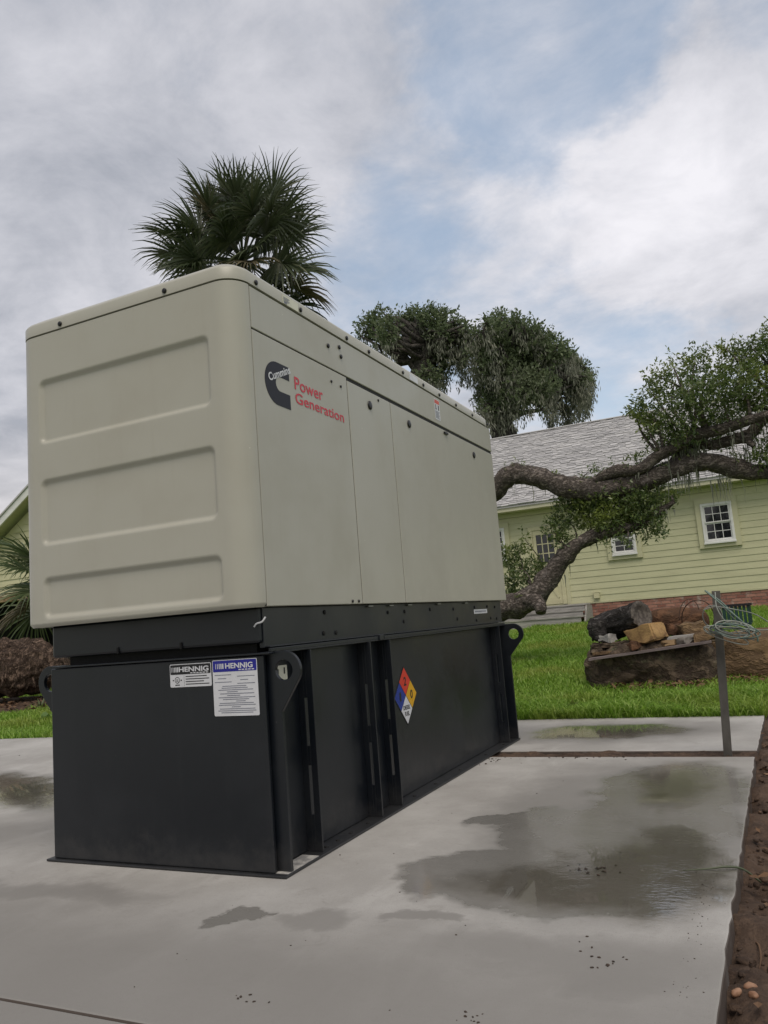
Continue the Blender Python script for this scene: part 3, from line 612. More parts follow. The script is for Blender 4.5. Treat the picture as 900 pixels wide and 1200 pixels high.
# ---- hazard diamond on the tank's side
tside = Face((XR, 0, 0), (0, 1, 0), (0, 0, 1))
def onwall(y, z): return (y, z)
c0 = (1.50, .525); hh = .155; hw = .150
dp = tside.poly('hazard_placard', [(c0[0], c0[1]-hh-.005), (c0[0]+hw+.005, c0[1]), (c0[0], c0[1]+hh+.005), (c0[0]-hw-.005, c0[1])], M['ink'], tank, .0020)
e_ = .003
def quarter(dx, dz, mt):
    cx, cz = c0[0]+dx*hw/2, c0[1]+dz*hh/2; a, b = hw/2-e_, hh/2-e_
    return tside.poly('placard_field', [(cx, cz-b), (cx+a, cz), (cx, cz+b), (cx-a, cz)], M[mt], dp, .0030, .001)
quarter(0, 1, 'nfpa_red'); quarter(-1, 0, 'nfpa_blue'); quarter(1, 0, 'nfpa_yellow'); quarter(0, -1, 'white')
tside.text('lettering', '2', c0[0]-.016, c0[1]+hh/2-.024, .034, .048, M['ink'], dp, .0036, .03)
tside.text('lettering', '1', c0[0]-hw/2-.010, c0[1]-.024, .022, .048, M['ink'], dp, .0036, .03)
tside.text('lettering', '0', c0[0]+hw/2-.016, c0[1]-.024, .034, .048, M['ink'], dp, .0036, .03)
tside.text('lettering', 'DIESEL', c0[0]-.046, c0[1]-hh/2+.002, .092, .023, M['ink'], dp, .0036, .03)
tside.text('lettering', 'FUEL', c0[0]-.032, c0[1]-hh/2-.032, .064, .023, M['ink'], dp, .0036, .03)

# ------------------------------------------------------------------ green house
HY = 17.2; HX0, HX1 = -9.0, 7.0; HZ0 = 1.055; EAVE = 3.49
house = thing('green_house', 'pale green lap sided house with grey shingle roof behind the oak limb', 'house', (0, HY, .6))
hc = MB(); hc.box(HX0+.03, HX1-.03, HY+.03, 26, .3, EAVE+.08); hc.mk('wall', M['trimg'], house)
NB = 15; exp_ = (3.36-HZ0)/NB
bmz = MB(); hl = (HX1-HX0)/2
bmz.add([(-hl, -.015, 0), (hl, -.015, 0), (hl, -.004, exp_+.004), (-hl, -.004, exp_+.004), (-hl, .03, 0), (hl, .03, 0), (hl, .03, exp_+.004), (-hl, .03, exp_+.004)], [(0, 1, 2, 3), (4, 7, 6, 5), (0, 4, 5, 1), (3, 2, 6, 7), (0, 3, 7, 4), (1, 5, 6, 2)])
bme = mesh_np('siding_board', np.array(bmz.V), bmz.F, M['siding'])
for i in range(NB): put('siding_board', bme, house, ((HX0+HX1)/2, HY, HZ0+i*exp_))
fr = MB(); fr.box(HX0, HX1, HY-.028, HY+.03, 3.372, 3.488); fr.mk('frieze_board', M['trimg'], house)
bt = MB(); bt.box(HX0, HX1, HY-.030, HY+.03, HZ0-.035, HZ0-.002); bt.mk('base_trim', M['trimg'], house)
sf = MB(); sf.box(HX0-.3, HX1+.3, HY-.42, HY+.03, 3.490, 3.510); sf.mk('soffit', M['fascia'], house)
fa = MB(); fa.box(HX0-.3, HX1+.3, HY-.445, HY-.421, 3.482, 3.635); fa.mk('fascia', M['fascia'], house, bevel=.006)
# foundation bricks
mo = MB(); mo.box(HX0+.04, HX1-.04, HY+.004, HY+.03, .3, HZ0-.036); mo.mk('foundation_wall', M['mortar'], house)
bk = MB(); bk.box(-.096, .096, -.012, .02, -.031, .031); bkm = mesh_np('brick', np.array(bk.V), bk.F, M['brick'])
rows = 6; cnt = 0; stuffb = MB()
for r in range(rows):
    z = HZ0-.072-r*.074
    for i in range(-45, 34):
        x = i*.204+(.102 if r % 2 else 0); dy = random.uniform(-.003, .003)
        if -2.2 < x < 3.0 or -4.7 < x < -3.9: put('brick', bkm, house, (x+random.uniform(-.003, .003), HY+dy, z)); cnt += 1
        elif HX0+.15 < x < HX1-.15: stuffb.box(x-.096, x+.096, HY-.012+dy, HY+.02, z-.031, z+.031)
tag(stuffb.mk('brickwork', M['brick'], house), kind='stuff')
# roof
RY0, RZ0, RY1, RZ1 = HY-.47, 3.628, 21.5, 6.49
rd = MB(); th = .05
rd.add([(HX0-.35, RY0, RZ0-th), (HX1+.35, RY0, RZ0-th), (HX1+.35, RY1, RZ1-th), (HX0-.35, RY1, RZ1-th), (HX0-.35, RY0, RZ0-.012), (HX1+.35, RY0, RZ0-.012), (HX1+.35, RY1, RZ1-.012), (HX0-.35, RY1, RZ1-.012),
        (HX0-.35, 26.27, RZ0-th), (HX1+.35, 26.27, RZ0-th), (HX0-.35, 26.27, RZ0-.012), (HX1+.35, 26.27, RZ0-.012)],
       [(0, 3, 2, 1), (4, 5, 6, 7), (0, 1, 5, 4), (3, 8, 9, 2), (7, 6, 11, 10), (8, 10, 11, 9), (0, 4, 7, 3), (1, 2, 6, 5), (3, 7, 10, 8), (2, 9, 11, 6)])
roofh = rd.mk('roof', M['shingle'], house)
sl = np.array([0, RY1-RY0, RZ1-RZ0]); sll = np.linalg.norm(sl); sl /= sll; nn = np.array([0, -sl[2], sl[1]])
EX = .112; nrow = int(sll/EX); SW = .31
shm = {}
def sh_verts(w, dx=0.):
    P = []
    for d, hgt in ((-.012, .024), (EX*1.25, .004)):
        for x in (-w/2, w/2): P.append((x, *(sl*d+nn*hgt)[1:]))
    for d, hgt in ((-.012, -.010), (EX*1.25, -.011)):
        for x in (-w/2, w/2): P.append((x, *(sl*d+nn*hgt)[1:]))
    return P
SHF = [(0, 1, 3, 2), (0, 4, 5, 1), (2, 3, 7, 6), (0, 2, 6, 4), (1, 5, 7, 3)]
for k, wd in enumerate((.15, .20, .25)): shm[k] = (wd, mesh_np('shingle', np.array(sh_verts(wd-.006)), SHF, M['shingle']))
rest = MB(); nsh = 0
for r in range(nrow):
    x = HX0-.3+random.uniform(0, .3)
    while x < HX1+.3:
        k = random.randrange(3); wd, me = shm[k]; c = np.array([x+wd/2, RY0, RZ0])+sl*(r*EX)+nn*random.choice((0, .003, .012, .016))
        vis = (r < 20 and -4.3 < c[0] < 1.0)
        if vis and nsh < 300: put('shingle', me, roofh, c); nsh += 1
        else: rest.add([tuple(np.array(v)+c) for v in sh_verts(wd-.006)], SHF)
        x += wd
tag(rest.mk('shingle_field', M['shingle'], roofh), kind='stuff')
rc = MB(); rc.box(HX0-.35, HX1+.35, RY1-.14, RY1+.14, RZ1-.03, RZ1+.012); rc.mk('ridge_cap', M['shingle'], roofh, bevel=.02)
def window(x0, x1, z0, z1, cols, rws, sash=2, tr=.115, y=HY-.062):
    """x0..z1: white outer frame"""
    mb = MB(); a, b, c, d = x0-tr, x1+tr, z0-tr, z1+tr
    yy0, yy1 = y-.004, HY+.02
    mb.box(a, x0, yy0, yy1, c, d); mb.box(x1, b, yy0, yy1, c, d); mb.box(x0, x1, yy0+.001, yy1, c, z0); mb.box(x0, x1, yy0+.001, yy1, z1, d)
    wd = mb.mk('window', M['trimg'], house)
    f = .055; fm = MB(); y0, y1 = y-.030, HY+.01
    fm.box(x0, x0+f, y0, y1, z0, z1); fm.box(x1-f, x1, y0, y1, z0, z1); fm.box(x0+f, x1-f, y0+.001, y1, z0, z0+f); fm.box(x0+f, x1-f, y0+.001, y1, z1-f, z1); fm.box(x0-.012, x1+.012, y0-.02, y0-.001, z0-.03, z0+.012)
    fm.mk('window_frame', M['wtrim'], wd, bevel=.004)
    ix0, ix1, iz0, iz1 = x0+f, x1-f, z0+f, z1-f; H = (iz1-iz0)/sash
    for s in range(sash):
        q0, q1 = iz0+s*H, iz0+(s+1)*H; yo = y-.012 if s == sash-1 else y+.010; rb = .030
        sm = MB(); sm.box(ix0, ix0+rb, yo, yo+.022, q0, q1); sm.box(ix1-rb, ix1, yo, yo+.022, q0, q1); sm.box(ix0+rb, ix1-rb, yo+.001, yo+.022, q0, q0+rb); sm.box(ix0+rb, ix1-rb, yo+.001, yo+.022, q1-rb, q1)
        sm.mk('sash', M['wtrim'], wd, bevel=.003)
        px0, px1, pz0, pz1 = ix0+rb, ix1-rb, q0+rb, q1-rb; mw = .014; mu = MB()
        for i in range(1, cols): xx = px0+(px1-px0)*i/cols; mu.box(xx-mw/2, xx+mw/2, yo+.004, yo+.018, pz0, pz1)
        for j in range(1, rws):
            zz = pz0+(pz1-pz0)*j/rws
            for i in range(cols): mu.box(px0+(px1-px0)*i/cols+(mw/2 if i else 0), px0+(px1-px0)*(i+1)/cols-(mw/2 if i < cols-1 else 0), yo+.005, yo+.017, zz-mw/2, zz+mw/2)
        mu.mk('muntin', M['wtrim'], wd)
        for i in range(cols):
            for j in range(rws):
                pn = MB(); pn.box(px0+(px1-px0)*i/cols+.001, px0+(px1-px0)*(i+1)/cols-.001, yo+.009, yo+.013, pz0+(pz1-pz0)*j/rws+.001, pz0+(pz1-pz0)*(j+1)/rws-.001)
                V = np.array(pn.V); tl = random.uniform(-.0012, .0012); V[:, 1] += (V[:, 2]-V[:, 2].mean())*tl*3
                mk('pane', V, pn.F, M['glass'], wd)
    return wd
window(.720, 1.390, 2.180, 3.095, 3, 2)
window(-1.375, -.800, 2.130, 2.860, 2, 2)
window(-4.66, -4.02, 2.30, 3.13, 3, 2)
# door
dx0, dx1, dz0, dz1 = -3.31, -2.70, 1.075, 2.96
cs = MB(); cs.box(dx0-.10, dx0, HY-.055, HY+.02, 1.06, dz1+.10); cs.box(dx1, dx1+.10, HY-.055, HY+.02, 1.06, dz1+.10); cs.box(dx0, dx1, HY-.054, HY+.02, dz1, dz1+.10)
door = cs.mk('door', M['cream'], house, bevel=.004)
lf = MB(); gx0, gx1, gz0, gz1 = dx0+.085, dx1-.085, 2.12, 2.84
lf.box(dx0+.004, gx0, HY-.035, HY+.01, dz0, dz1-.004); lf.box(gx1, dx1-.004, HY-.035, HY+.01, dz0, dz1-.004); lf.box(gx0, gx1, HY-.034, HY+.01, gz1, dz1-.004); lf.box(gx0, gx1, HY-.034, HY+.01, dz0, gz0)
lf.mk('door_leaf', M['cream'], door, bevel=.003)
mu = MB()
for i in (1, 2):
    xx = gx0+(gx1-gx0)*i/3; mu.box(xx-.011, xx+.011, HY-.033, HY-.005, gz0, gz1)
for j in (1, 2):
    for i in range(3): mu.box(gx0+(gx1-gx0)*i/3+.012, gx0+(gx1-gx0)*(i+1)/3-.012, HY-.032, HY-.006, gz0+(gz1-gz0)*j/3-.011, gz0+(gz1-gz0)*j/3+.011)
mu.mk('muntin', M['cream'], door)
for i in range(3):
    for j in range(3):
        pn = MB(); pn.box(gx0+(gx1-gx0)*i/3+.002, gx0+(gx1-gx0)*(i+1)/3-.002, HY-.022, HY-.016, gz0+(gz1-gz0)*j/3+.002, gz0+(gz1-gz0)*(j+1)/3-.002); pn.mk('pane', M['glass'], door)
cb = MB(); b0, b1, c0z, c1z = dx0+.085, dx1-.085, dz0+.16, 1.98
def bar(mb, a, b, wd, y0, y1):
    a, b = np.array(a), np.array(b); d = (b-a)/np.linalg.norm(b-a); n = np.array([-d[1], d[0]])*wd/2
    mb.prism([tuple(a-n), tuple(b-n), tuple(b+n), tuple(a+n)], y1, y0, lambda u, v, dd: (u, dd, v))
bar(cb, (b0, c0z), (b1, c1z), .06, HY-.047, HY-.030); bar(cb, (b0, c1z), (b1, c0z), .06, HY-.0455, HY-.030); cb.mk('cross_brace', M['cream'], door)
kn = MB(); kn.tube([(dx1-.045, HY-.09, 1.98), (dx1-.045, HY-.03, 1.98)], .028, 10); kn.mk('handle', M['screw'], door)
ct = MB(); ct.box(-2.597, -2.50, HY-.034, HY+.03, HZ0-.03, 3.37); ct.mk('corner_trim', M['trimg'], house, bevel=.004)
vt = MB(); vt.box(-1.94, -1.80, HY-.085, HY-.021, 1.135, 1.27); vt.box(-1.955, -1.785, HY-.09, HY-.022, 1.27, 1.285); vt.mk('vent_box', M['cream'], house, bevel=.004)
# wooden steps
stp = thing('wooden_steps', 'weathered grey wooden steps in front of the cream door', 'steps', (-3.1, HY-.8, .55))
for i, (zt, yf) in enumerate(((1.035, -.72), (.90, -1.0), (.765, -1.28))):
    for k in range(2 if i else 4):
        mb = MB(); y0 = HY+yf+k*.145; mb.box(-4.15+random.uniform(-.02, .02), -2.02+random.uniform(-.02, .02), y0, y0+.138, zt-.04, zt); mb.mk('plank', M['greywood'], stp, bevel=.004)
    mb = MB(); mb.box(-4.12, -2.06, HY+yf+.02, HY+yf+.045, zt-.155 if i < 2 else .45, zt-.041); mb.mk('riser', M['greywood'], stp)
for x in (-4.16, -2.02): 
    mb = MB(); mb.prism([(HY-1.25, .40), (HY-.1, .40), (HY-.1, .99), (HY-.70, .99)], x-.02, x+.02, lambda u, v, d: (d, u, v)); mb.mk('stringer', M['greywood'], stp)

# ------------------------------------------------------------------ house on the left
LY = 11.4
lh = thing('cream_house', 'cream house gable with white rake trim behind the left palm', 'house', (-13.2, LY+3, .3))
def LP(px, py): p = AT(px, py, LY); return (p[0], p[2])
ax, azp = LP(-2, 623); bx, bz = LP(31, 587); slope = (bz-azp)/(bx-ax); apx = bx+1.9; apz = bz+1.9*slope; lx0 = ax-1.6; lz0 = azp-1.6*slope
zb = LP(20, 697)[1]
rx1 = 2*apx-lx0
mb = MB(); mb.prism([(lx0+.35, zb), (rx1-.35, zb), (rx1-.35, lz0+.05), (apx, apz-.22), (lx0+.35, lz0+.05)], LY+.3, LY+.12, lambda u, v, d: (u, d, v)); mb.mk('gable_wall', M['cream'], lh)
z = zb+.08
while z < apz-.3:
    half = (apz-.24-z-.17)/slope; a, b = max(lx0+.4, apx-half), min(rx1-.4, apx+half)
    if b-a > .2:
        mb = MB(); mb.add([(a, LY+.095, z), (b, LY+.095, z), (b, LY+.115, z+.168), (a, LY+.115, z+.168), (a, LY+.13, z), (b, LY+.13, z), (b, LY+.13, z+.168), (a, LY+.13, z+.168)], [(0, 1, 2, 3), (0, 4, 5, 1), (3, 2, 6, 7), (0, 3, 7, 4), (1, 5, 6, 2)]); mb.mk('siding_board', M['cream'], lh)
    z += .168
for s in (-1, 1):
    mb = MB(); e = lx0 if s < 0 else rx1
    mb.prism([(e, lz0), (apx, apz), (apx, apz-.20), (e, lz0-.20)] if s < 0 else [(apx, apz-.2), (apx, apz), (e, lz0), (e, lz0-.2)], LY-.26, LY-.30, lambda u, v, d: (u, d, v)); mb.mk('rake_board', M['wtrim'], lh)
    mb = MB(); mb.prism([(e, lz0-.02), (apx, apz-.02), (apx, apz-.05), (e, lz0-.05)], LY+7, LY-.259, lambda u, v, d: (u, d, v)); mb.mk('roof_deck', M['fascia'], lh)
    mb = MB(); mb.prism([(e-s*-.03, lz0+.03), (apx, apz+.05), (apx, apz+.002), (e, lz0+.002)], LY+7, LY-.33, lambda u, v, d: (u, d, v)); mb.mk('roof', M['shingle'], lh)
mb = MB(); mb.box(lx0+.3, rx1-.3, LY+.02, LY+.28, zb-.14, zb-.002); mb.mk('porch_beam', noisy('rusty_beam', (.30, .22, .12), (.14, .09, .05), 9, .8, world=True), lh)
mb = MB(); mb.box(lx0+.3, lx0+.5, LY+.05, LY+.25, .1, zb-.141); mb.box(rx1-.5, rx1-.3, LY+.05, LY+.25, .1, zb-.141); mb.mk('porch_post', M['wtrim'], lh)
mb = MB(); mb.box(lx0+.4, rx1-.4, LY+3.0, LY+3.2, .1, zb+.4); mb.box(lx0+.4, lx0+.6, LY+.4, LY+3.0, .1, zb+.4); mb.box(rx1-.6, rx1-.4, LY+.4, LY+3.0, .1, zb+.4); mb.mk('porch_wall', noisy('porch_shade_dark', (.035, .036, .034), (.02, .02, .02), 5, .7, world=True), lh)  # near-black wall colour stands in for the shade inside the open porch
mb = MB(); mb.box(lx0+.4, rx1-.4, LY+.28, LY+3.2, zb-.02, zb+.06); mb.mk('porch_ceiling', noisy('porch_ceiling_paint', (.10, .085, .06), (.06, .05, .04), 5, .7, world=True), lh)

# ------------------------------------------------------------------ leaves
def leaves(centres, n, spread, lmin, lmax, seed, wr=.42, down=0.0, sprig=6):
    """n leaves in sprigs scattered through the given clumps (cx,cy,cz,rx,ry,rz)"""
    rg = np.random.default_rng(seed); C = np.asarray(centres, float); vol = C[:, 3]*C[:, 4]*C[:, 5]; pr = vol**.68; pr /= pr.sum()
    ns = max(1, n//sprig); k = rg.choice(len(C), ns, p=pr)
    d = rg.normal(size=(ns, 3)); d /= np.linalg.norm(d, axis=1)[:, None]; rad = rg.random(ns)**.42
    base = C[k, :3]+d*rad[:, None]*C[k, 3:6]*rg.uniform(.65, 1.25, ns)[:, None]
    sd_ = d*.7+rg.normal(size=(ns, 3))*.5+[0, 0, .25-down]; sd_ /= np.linalg.norm(sd_, axis=1)[:, None]
    base = np.repeat(base, sprig, 0); sd_ = np.repeat(sd_, sprig, 0); N = len(base)
    ln = rg.uniform(lmin, lmax, N); tpos = np.tile(np.linspace(0, 1, sprig), ns)
    base = base+sd_*(tpos*spread)[:, None]
    ax_ = sd_*.6+rg.normal(size=(N, 3))*.75; ax_ /= np.linalg.norm(ax_, axis=1)[:, None]
    nr = rg.normal(size=(N, 3))+[0, 0, .8]; b = np.cross(ax_, nr); b /= np.linalg.norm(b, axis=1)[:, None]+1e-9; nr = np.cross(b, ax_)
    A = base; T = base+ax_*ln[:, None]; Mi = base+ax_*(ln*.48)[:, None]; w2 = (ln*wr/2)[:, None]
    V = np.stack([A, Mi+b*w2+nr*w2*.35, T, Mi-b*w2+nr*w2*.35], 1).reshape(-1, 3); F = np.arange(N*4).reshape(-1, 4)
    return V, F
def strands(starts, lens, width, seed, seg=4):
    rg = np.random.default_rng(seed); Vs = []; Fs = []; k = 0
    for p, l in zip(starts, lens):
        a = rg.uniform(0, math.pi); dx = np.array([math.cos(a), math.sin(a), 0]); q = np.array(p, float); w = width*rg.uniform(.5, 1.3)
        for i in range(seg+1):
            t = i/seg; ww = w*(1-.8*t)*(0.7+.6*rg.random()); Vs += [q-dx*ww, q+dx*ww]; q = q+np.array([rg.normal()*.12*l/seg, rg.normal()*.12*l/seg, -l/seg])
        for i in range(seg): Fs.append((k+2*i, k+2*i+1, k+2*i+3, k+2*i+2))
        k += 2*(seg+1)
    return np.array(Vs), np.array(Fs)
def twigs(mb, hub, centres, r0, seed, wob=.12, n=5):
    rg = np.random.default_rng(seed)
    for c in centres:
        c = np.array(c[:3]); h = np.array(hub[np.argmin([np.linalg.norm(np.array(q)-c) for q in hub])]); mid = (h+c)/2+rg.normal(size=3)*wob*np.linalg.norm(c-h)
        P = spline([h, mid, c], 4); mb.tube(P, np.linspace(r0, r0*.25, len(P)), n, .15, 3)

# ------------------------------------------------------------------ near oak with the long limbs
oak = thing('live_oak', 'sprawling live oak with long low limbs reaching right past the beige enclosure', 'tree', (-3.6, 8.8, float(gz(-3.6, 8.8))))
gzb = float(gz(-3.6, 8.8))
def limb(name, pts, rads, seed, k=7, n=20, jit=.21, parent=oak):
    P = spline(pts, k); rr = np.interp(np.linspace(0, 1, len(P)), np.linspace(0, 1, len(rads)), rads)*.90; rr = rr*(1+.13*np.array([mn.noise(Vector((i*.31, seed*3.3, 0))) for i in range(len(P))]))
    V, F = tube_np(P, rr, n, jit, seed, True, 7.); return mk(name, V, F, M['bark'], parent, smooth=True), P
Y0 = 8.5
def A(px, py, dy=0.): return AT(px, py, Y0+dy)
limb('trunk', [(-3.6, 8.9, gzb-.15), (-3.55, 8.85, gzb+.5), (-3.3, 8.8, gzb+1.1), (-2.9, 8.7, gzb+1.75), (-2.5, 8.65, gzb+2.2)], [.52, .42, .36, .32, .26], 1, n=26)
_, PA = limb('limb', [(-2.75, 8.7, gzb+1.9), A(540, 590, .15), A(575, 578, .1), A(592, 561), A(606, 555), A(632, 560), A(662, 570), A(700, 574), A(738, 569), A(772, 557), A(802, 545), A(830, 541), A(860, 548), A(884, 553), A(920, 552, -.1), A(980, 540, -.3), A(1060, 545, -.5)],
             [.25, .20, .17, .155, .165, .155, .170, .178, .165, .150, .140, .135, .150, .115, .09, .07, .05], 2)
_, PB = limb('branch', [A(690, 566, -.06), A(720, 552, -.1), A(748, 550, -.12), A(770, 535, -.12), A(790, 525, -.1), A(818, 509, -.1), A(846, 503, -.15), A(872, 494, -.2), A(902, 486, -.25), A(950, 470, -.3)], [.05, .095, .085, .085, .08, .085, .085, .075, .06, .04], 3, n=14)
_, PC = limb('branch', [A(776, 558, .02), A(798, 532, .06), A(818, 522, .1), A(838, 521, .06), A(858, 516, .02), A(876, 510), A(887, 500), A(900, 487, .05), A(930, 460, .1)], [.07, .085, .075, .075, .085, .09, .07, .06, .04], 4, n=14)
limb('stub', [A(872, 511, -.03), A(878, 517, -.1), A(883, 523, -.16)], [.08, .06, .035], 5, n=12)
_, PD = limb('limb', [(-3.25, 8.8, gzb+.62), A(548, 722, .2), A(580, 715, .1), A(604, 709), A(628, 696), A(644, 676), A(660, 655), A(678, 637), A(702, 626), A(730, 619), A(752, 613), A(772, 600, -.05), A(790, 588, -.1)], [.30, .26, .22, .20, .195, .165, .140, .115, .105, .095, .075, .055, .03], 6)
limb('stub', [A(622, 704, -.08), A(632, 708, -.2), A(634, 718, -.26)], [.15, .11, .08], 7, n=14)
PX = [A(655, 655)+np.array([0, -.05, .1])]
def clump(lst, sq=1.0):
    out = []
    for px, py, r, *dy in lst:
        c = A(px, py, dy[0] if dy else 0.); k = r*.0118; out.append((*c, k, k*1.05, k*.9))
    return out
top_cl = clump([(768, 478, 24, -.1), (790, 450, 26, .3), (800, 496, 30, -.2), (775, 512, 18, .2), (828, 436, 26, .2), (845, 470, 34, 0), (838, 506, 22, .4), (868, 430, 24, .1), (880, 465, 30, .3), (893, 420, 20, 0), (905, 400, 20, .2), (770, 440, 13, .1), (815, 418, 14, .3), (757, 500, 12, -.2), (915, 450, 36, 0), (930, 410, 40, .3), (865, 448, 22, -.4), (820, 462, 26, -.4), (752, 482, 10, 0), (890, 540, 11, -.2), (905, 530, 16, -.1), (940, 500, 40, .1), (860, 412, 12, .2), (795, 520, 14, -.1), (745, 487, 9, -.1), (760, 456, 9, 0), (787, 424, 10, .2), (850, 408, 9, 0), (876, 404, 9, .1)])
mid_cl = clump([(680, 582, 20, .15), (700, 592, 24, .1), (722, 595, 26, .1), (745, 592, 22, 0), (765, 585, 18, .05), (690, 607, 18, .15), (715, 612, 14, -.15), (740, 612, 14, .1), (662, 594, 12, .2), (765, 610, 13, -.1), (772, 626, 7, -.1), (735, 632, 8, -.2), (712, 637, 7, -.2), (760, 628, 6, -.1), (648, 618, 12, .1), (660, 610, 14, .1), (657, 632, 9, -.1)])
spr_cl = clump([(690, 553, 8, .1), (702, 556, 7, -.1), (745, 538, 9, .1), (728, 560, 7, 0), (775, 590, 10, 0), (790, 580, 8, 0)])
bush_cl = clump([(602, 660, 12, .3), (615, 672, 14, .2), (598, 684, 12, .3), (622, 690, 11, .1), (608, 645, 9, .3), (632, 662, 10, .2), (600, 700, 10, .2), (612, 628, 5, .3), (638, 672, 8, .1), (590, 650, 12, .4)])
for cl, n, sd0, nm in ((top_cl, 21000, 21, 'foliage'), (mid_cl, 10500, 22, 'foliage'), (spr_cl, 500, 23, 'foliage'), (bush_cl, 2600, 24, 'foliage')):
    V, F = leaves(cl, n, .10, .036, .074, sd0, .40); mk(nm, V, F, M['leaf'], oak)
rgf = np.random.default_rng(77); fv = []
for P, lo, hi, n in ((PA, 22, len(PA)-10, 46), (PB, 4, len(PB)-8, 26), (PD, 12, len(PD)-16, 26)):
    for i in range(n): q = P[rgf.integers(lo, hi)]; k = rgf.uniform(.04, .09); fv.append((q[0]+rgf.normal()*.03, q[1]-.04+rgf.normal()*.05, q[2]+.11+rgf.normal()*.03, k, k, k*.6))
V, F = leaves(fv, 2200, .05, .022, .045, 78, .4); mk('limb_fern', V, F, M['leaf'], oak)
tw = MB(); twigs(tw, list(PB[8:])+list(PC[10:])+list(PA[50:]), top_cl, .028, 1); twigs(tw, list(PD[40:])+list(PA[30:60]), mid_cl+spr_cl, .018, 2); twigs(tw, list(PD[10:30]), bush_cl, .016, 3)
tag(tw.mk('twigs', M['bark'], oak, smooth=True), kind='stuff')
rg = np.random.default_rng(5); stt = []; ll = []
for P, n, lo, hi in ((PA[20:], 60, .08, .35), (PB[10:], 60, .1, .3), (PC, 90, .15, .38), (PD[30:], 40, .06, .2)):
    for i in range(n): q = P[rg.integers(0, len(P))]; stt.append(q+rg.normal(size=3)*.05-[0, 0, .05]); ll.append(rg.uniform(lo, hi))
for px, py, n, l in ((812, 527, 90, .30), (808, 553, 14, .38), (846, 560, 18, .35), (800, 558, 12, .25), (870, 535, 20, .3)):
    for i in range(n): stt.append(A(px, py)+rg.normal(size=3)*[.08, .06, .05]); ll.append(l*rg.uniform(.4, 1.1))
V, F = strands(stt, ll, .010, 8); tag(mk('hanging_moss', V, F, M['moss'], oak), kind='stuff')

# ------------------------------------------------------------------ far oaks behind the house
def far_oak(label, D, clumps, trunk, moss_n, nleaf, seed, extra=()):
    def Pt(px, py, dd=0.): 
        d = CAM_F+CAM_R*(px-450)/F_PX-CAM_U*(py-600)/F_PX; return CAM_C+d*(D+dd)
    s = D/F_PX; rg = np.random.default_rng(seed)
    cl = [(*Pt(px, py, rg.uniform(-1.6, 1.6)), r*s*.9, r*s*.9, r*s*.76) for px, py, r in clumps]
    for c in list(cl):
        for k in range(3):
            d = rg.normal(size=3)+[0, 0, .35]; d /= np.linalg.norm(d); q = rg.uniform(.22, .42)*c[3]; cl.append((c[0]+d[0]*c[3]*1.08, c[1]+d[1]*c[3]*1.08, c[2]+d[2]*c[3]*1.0, q, q, q*.8))
    b = Pt(*trunk[0]); gz0 = .55; root = thing('oak_tree', label, 'tree', (b[0], b[1], gz0))
    pts = [(b[0]-.3, b[1], gz0-.2), (b[0]-.1, b[1], 3.5)]+[Pt(*q) for q in trunk]; P = spline(pts, 6)
    V, F = tube_np(P, np.linspace(.75, .24, len(P)), 14, .12, seed, True, 2.); mk('trunk', V, F, M['bark_far'], root, smooth=True)
    mb = MB(); hub = list(P[10:]); rr = np.random.default_rng(seed+3)
    twigs(mb, hub, cl, .14, seed, .16, 6)
    for q in extra: PP = spline([Pt(*z) for z in q], 5); mb.tube(PP, np.linspace(.17, .06, len(PP)), 8, .15, 2)
    mb.mk('limbs', M['bark_far'], root, smooth=True)
    V, F = leaves(cl, nleaf, .30, .10, .20, seed, .5, 0, 6); mk('crown', V, F, M['leaf_far'], root)
    st_, ln_ = [], []; zmid = np.mean([c[2] for c in cl]); zsd = np.std([c[2] for c in cl])+.1
    while len(st_) < moss_n:
        c = cl[rr.integers(0, len(cl))]
        if rr.random() < .75*min(1, max(0, (c[2]-zmid)/zsd*.8+.35)): continue
        a = rr.uniform(0, 2*math.pi); q = math.sqrt(rr.random()); x0, y0, z0 = c[0]+c[3]*q*math.cos(a), c[1]+c[4]*q*math.sin(a), c[2]-c[5]*rr.uniform(-.1, .95); l0 = rr.uniform(.3, 1.25)
        nb = int(6+l0*22); tt = rr.random(nb)**.8; wd = .20*(1-.75*tt)
        st_.append(np.stack([x0+rr.normal(size=nb)*wd, y0+rr.normal(size=nb)*wd, z0-tt*l0], 1)); ln_.append(rr.uniform(.10, .30, nb))
    Pm = np.concatenate(st_); lm = np.concatenate(ln_); N = len(Pm); d = rr.normal(size=(N, 3))*.28+[0, 0, -1]; d /= np.linalg.norm(d, axis=1)[:, None]; b_ = rr.normal(size=(N, 3)); b_ = np.cross(d, b_); b_ /= np.linalg.norm(b_, axis=1)[:, None]; b_ *= rr.uniform(.012, .032, N)[:, None]
    V = np.stack([Pm, Pm+d*lm[:, None]*.45+b_, Pm+d*lm[:, None]+b_*.2, Pm+d*lm[:, None]*.5-b_], 1).reshape(-1, 3)
    tag(mk('hanging_moss', V, np.arange(N*4).reshape(-1, 4), M['moss'], root), kind='stuff')
far_oak('dark far oak with an open ragged crown, just right of the tall palm', 33.5,
        [(428, 384, 12), (440, 378, 16), (455, 386, 15), (470, 378, 13), (486, 374, 16), (505, 372, 15), (522, 376, 16), (536, 386, 12), (515, 392, 18), (498, 398, 16), (480, 398, 12), (530, 404, 14), (450, 402, 10), (522, 424, 12), (508, 420, 14), (540, 412, 9), (428, 396, 8), (500, 440, 12), (515, 446, 12), (548, 386, 7), (546, 400, 9), (545, 418, 9)],
        [(490, 470), (492, 435), (500, 405)], 210, 11500, 41, [[(492, 440), (470, 412), (452, 390)], [(475, 420), (455, 412), (440, 392)], [(498, 420), (520, 405), (530, 385)]])
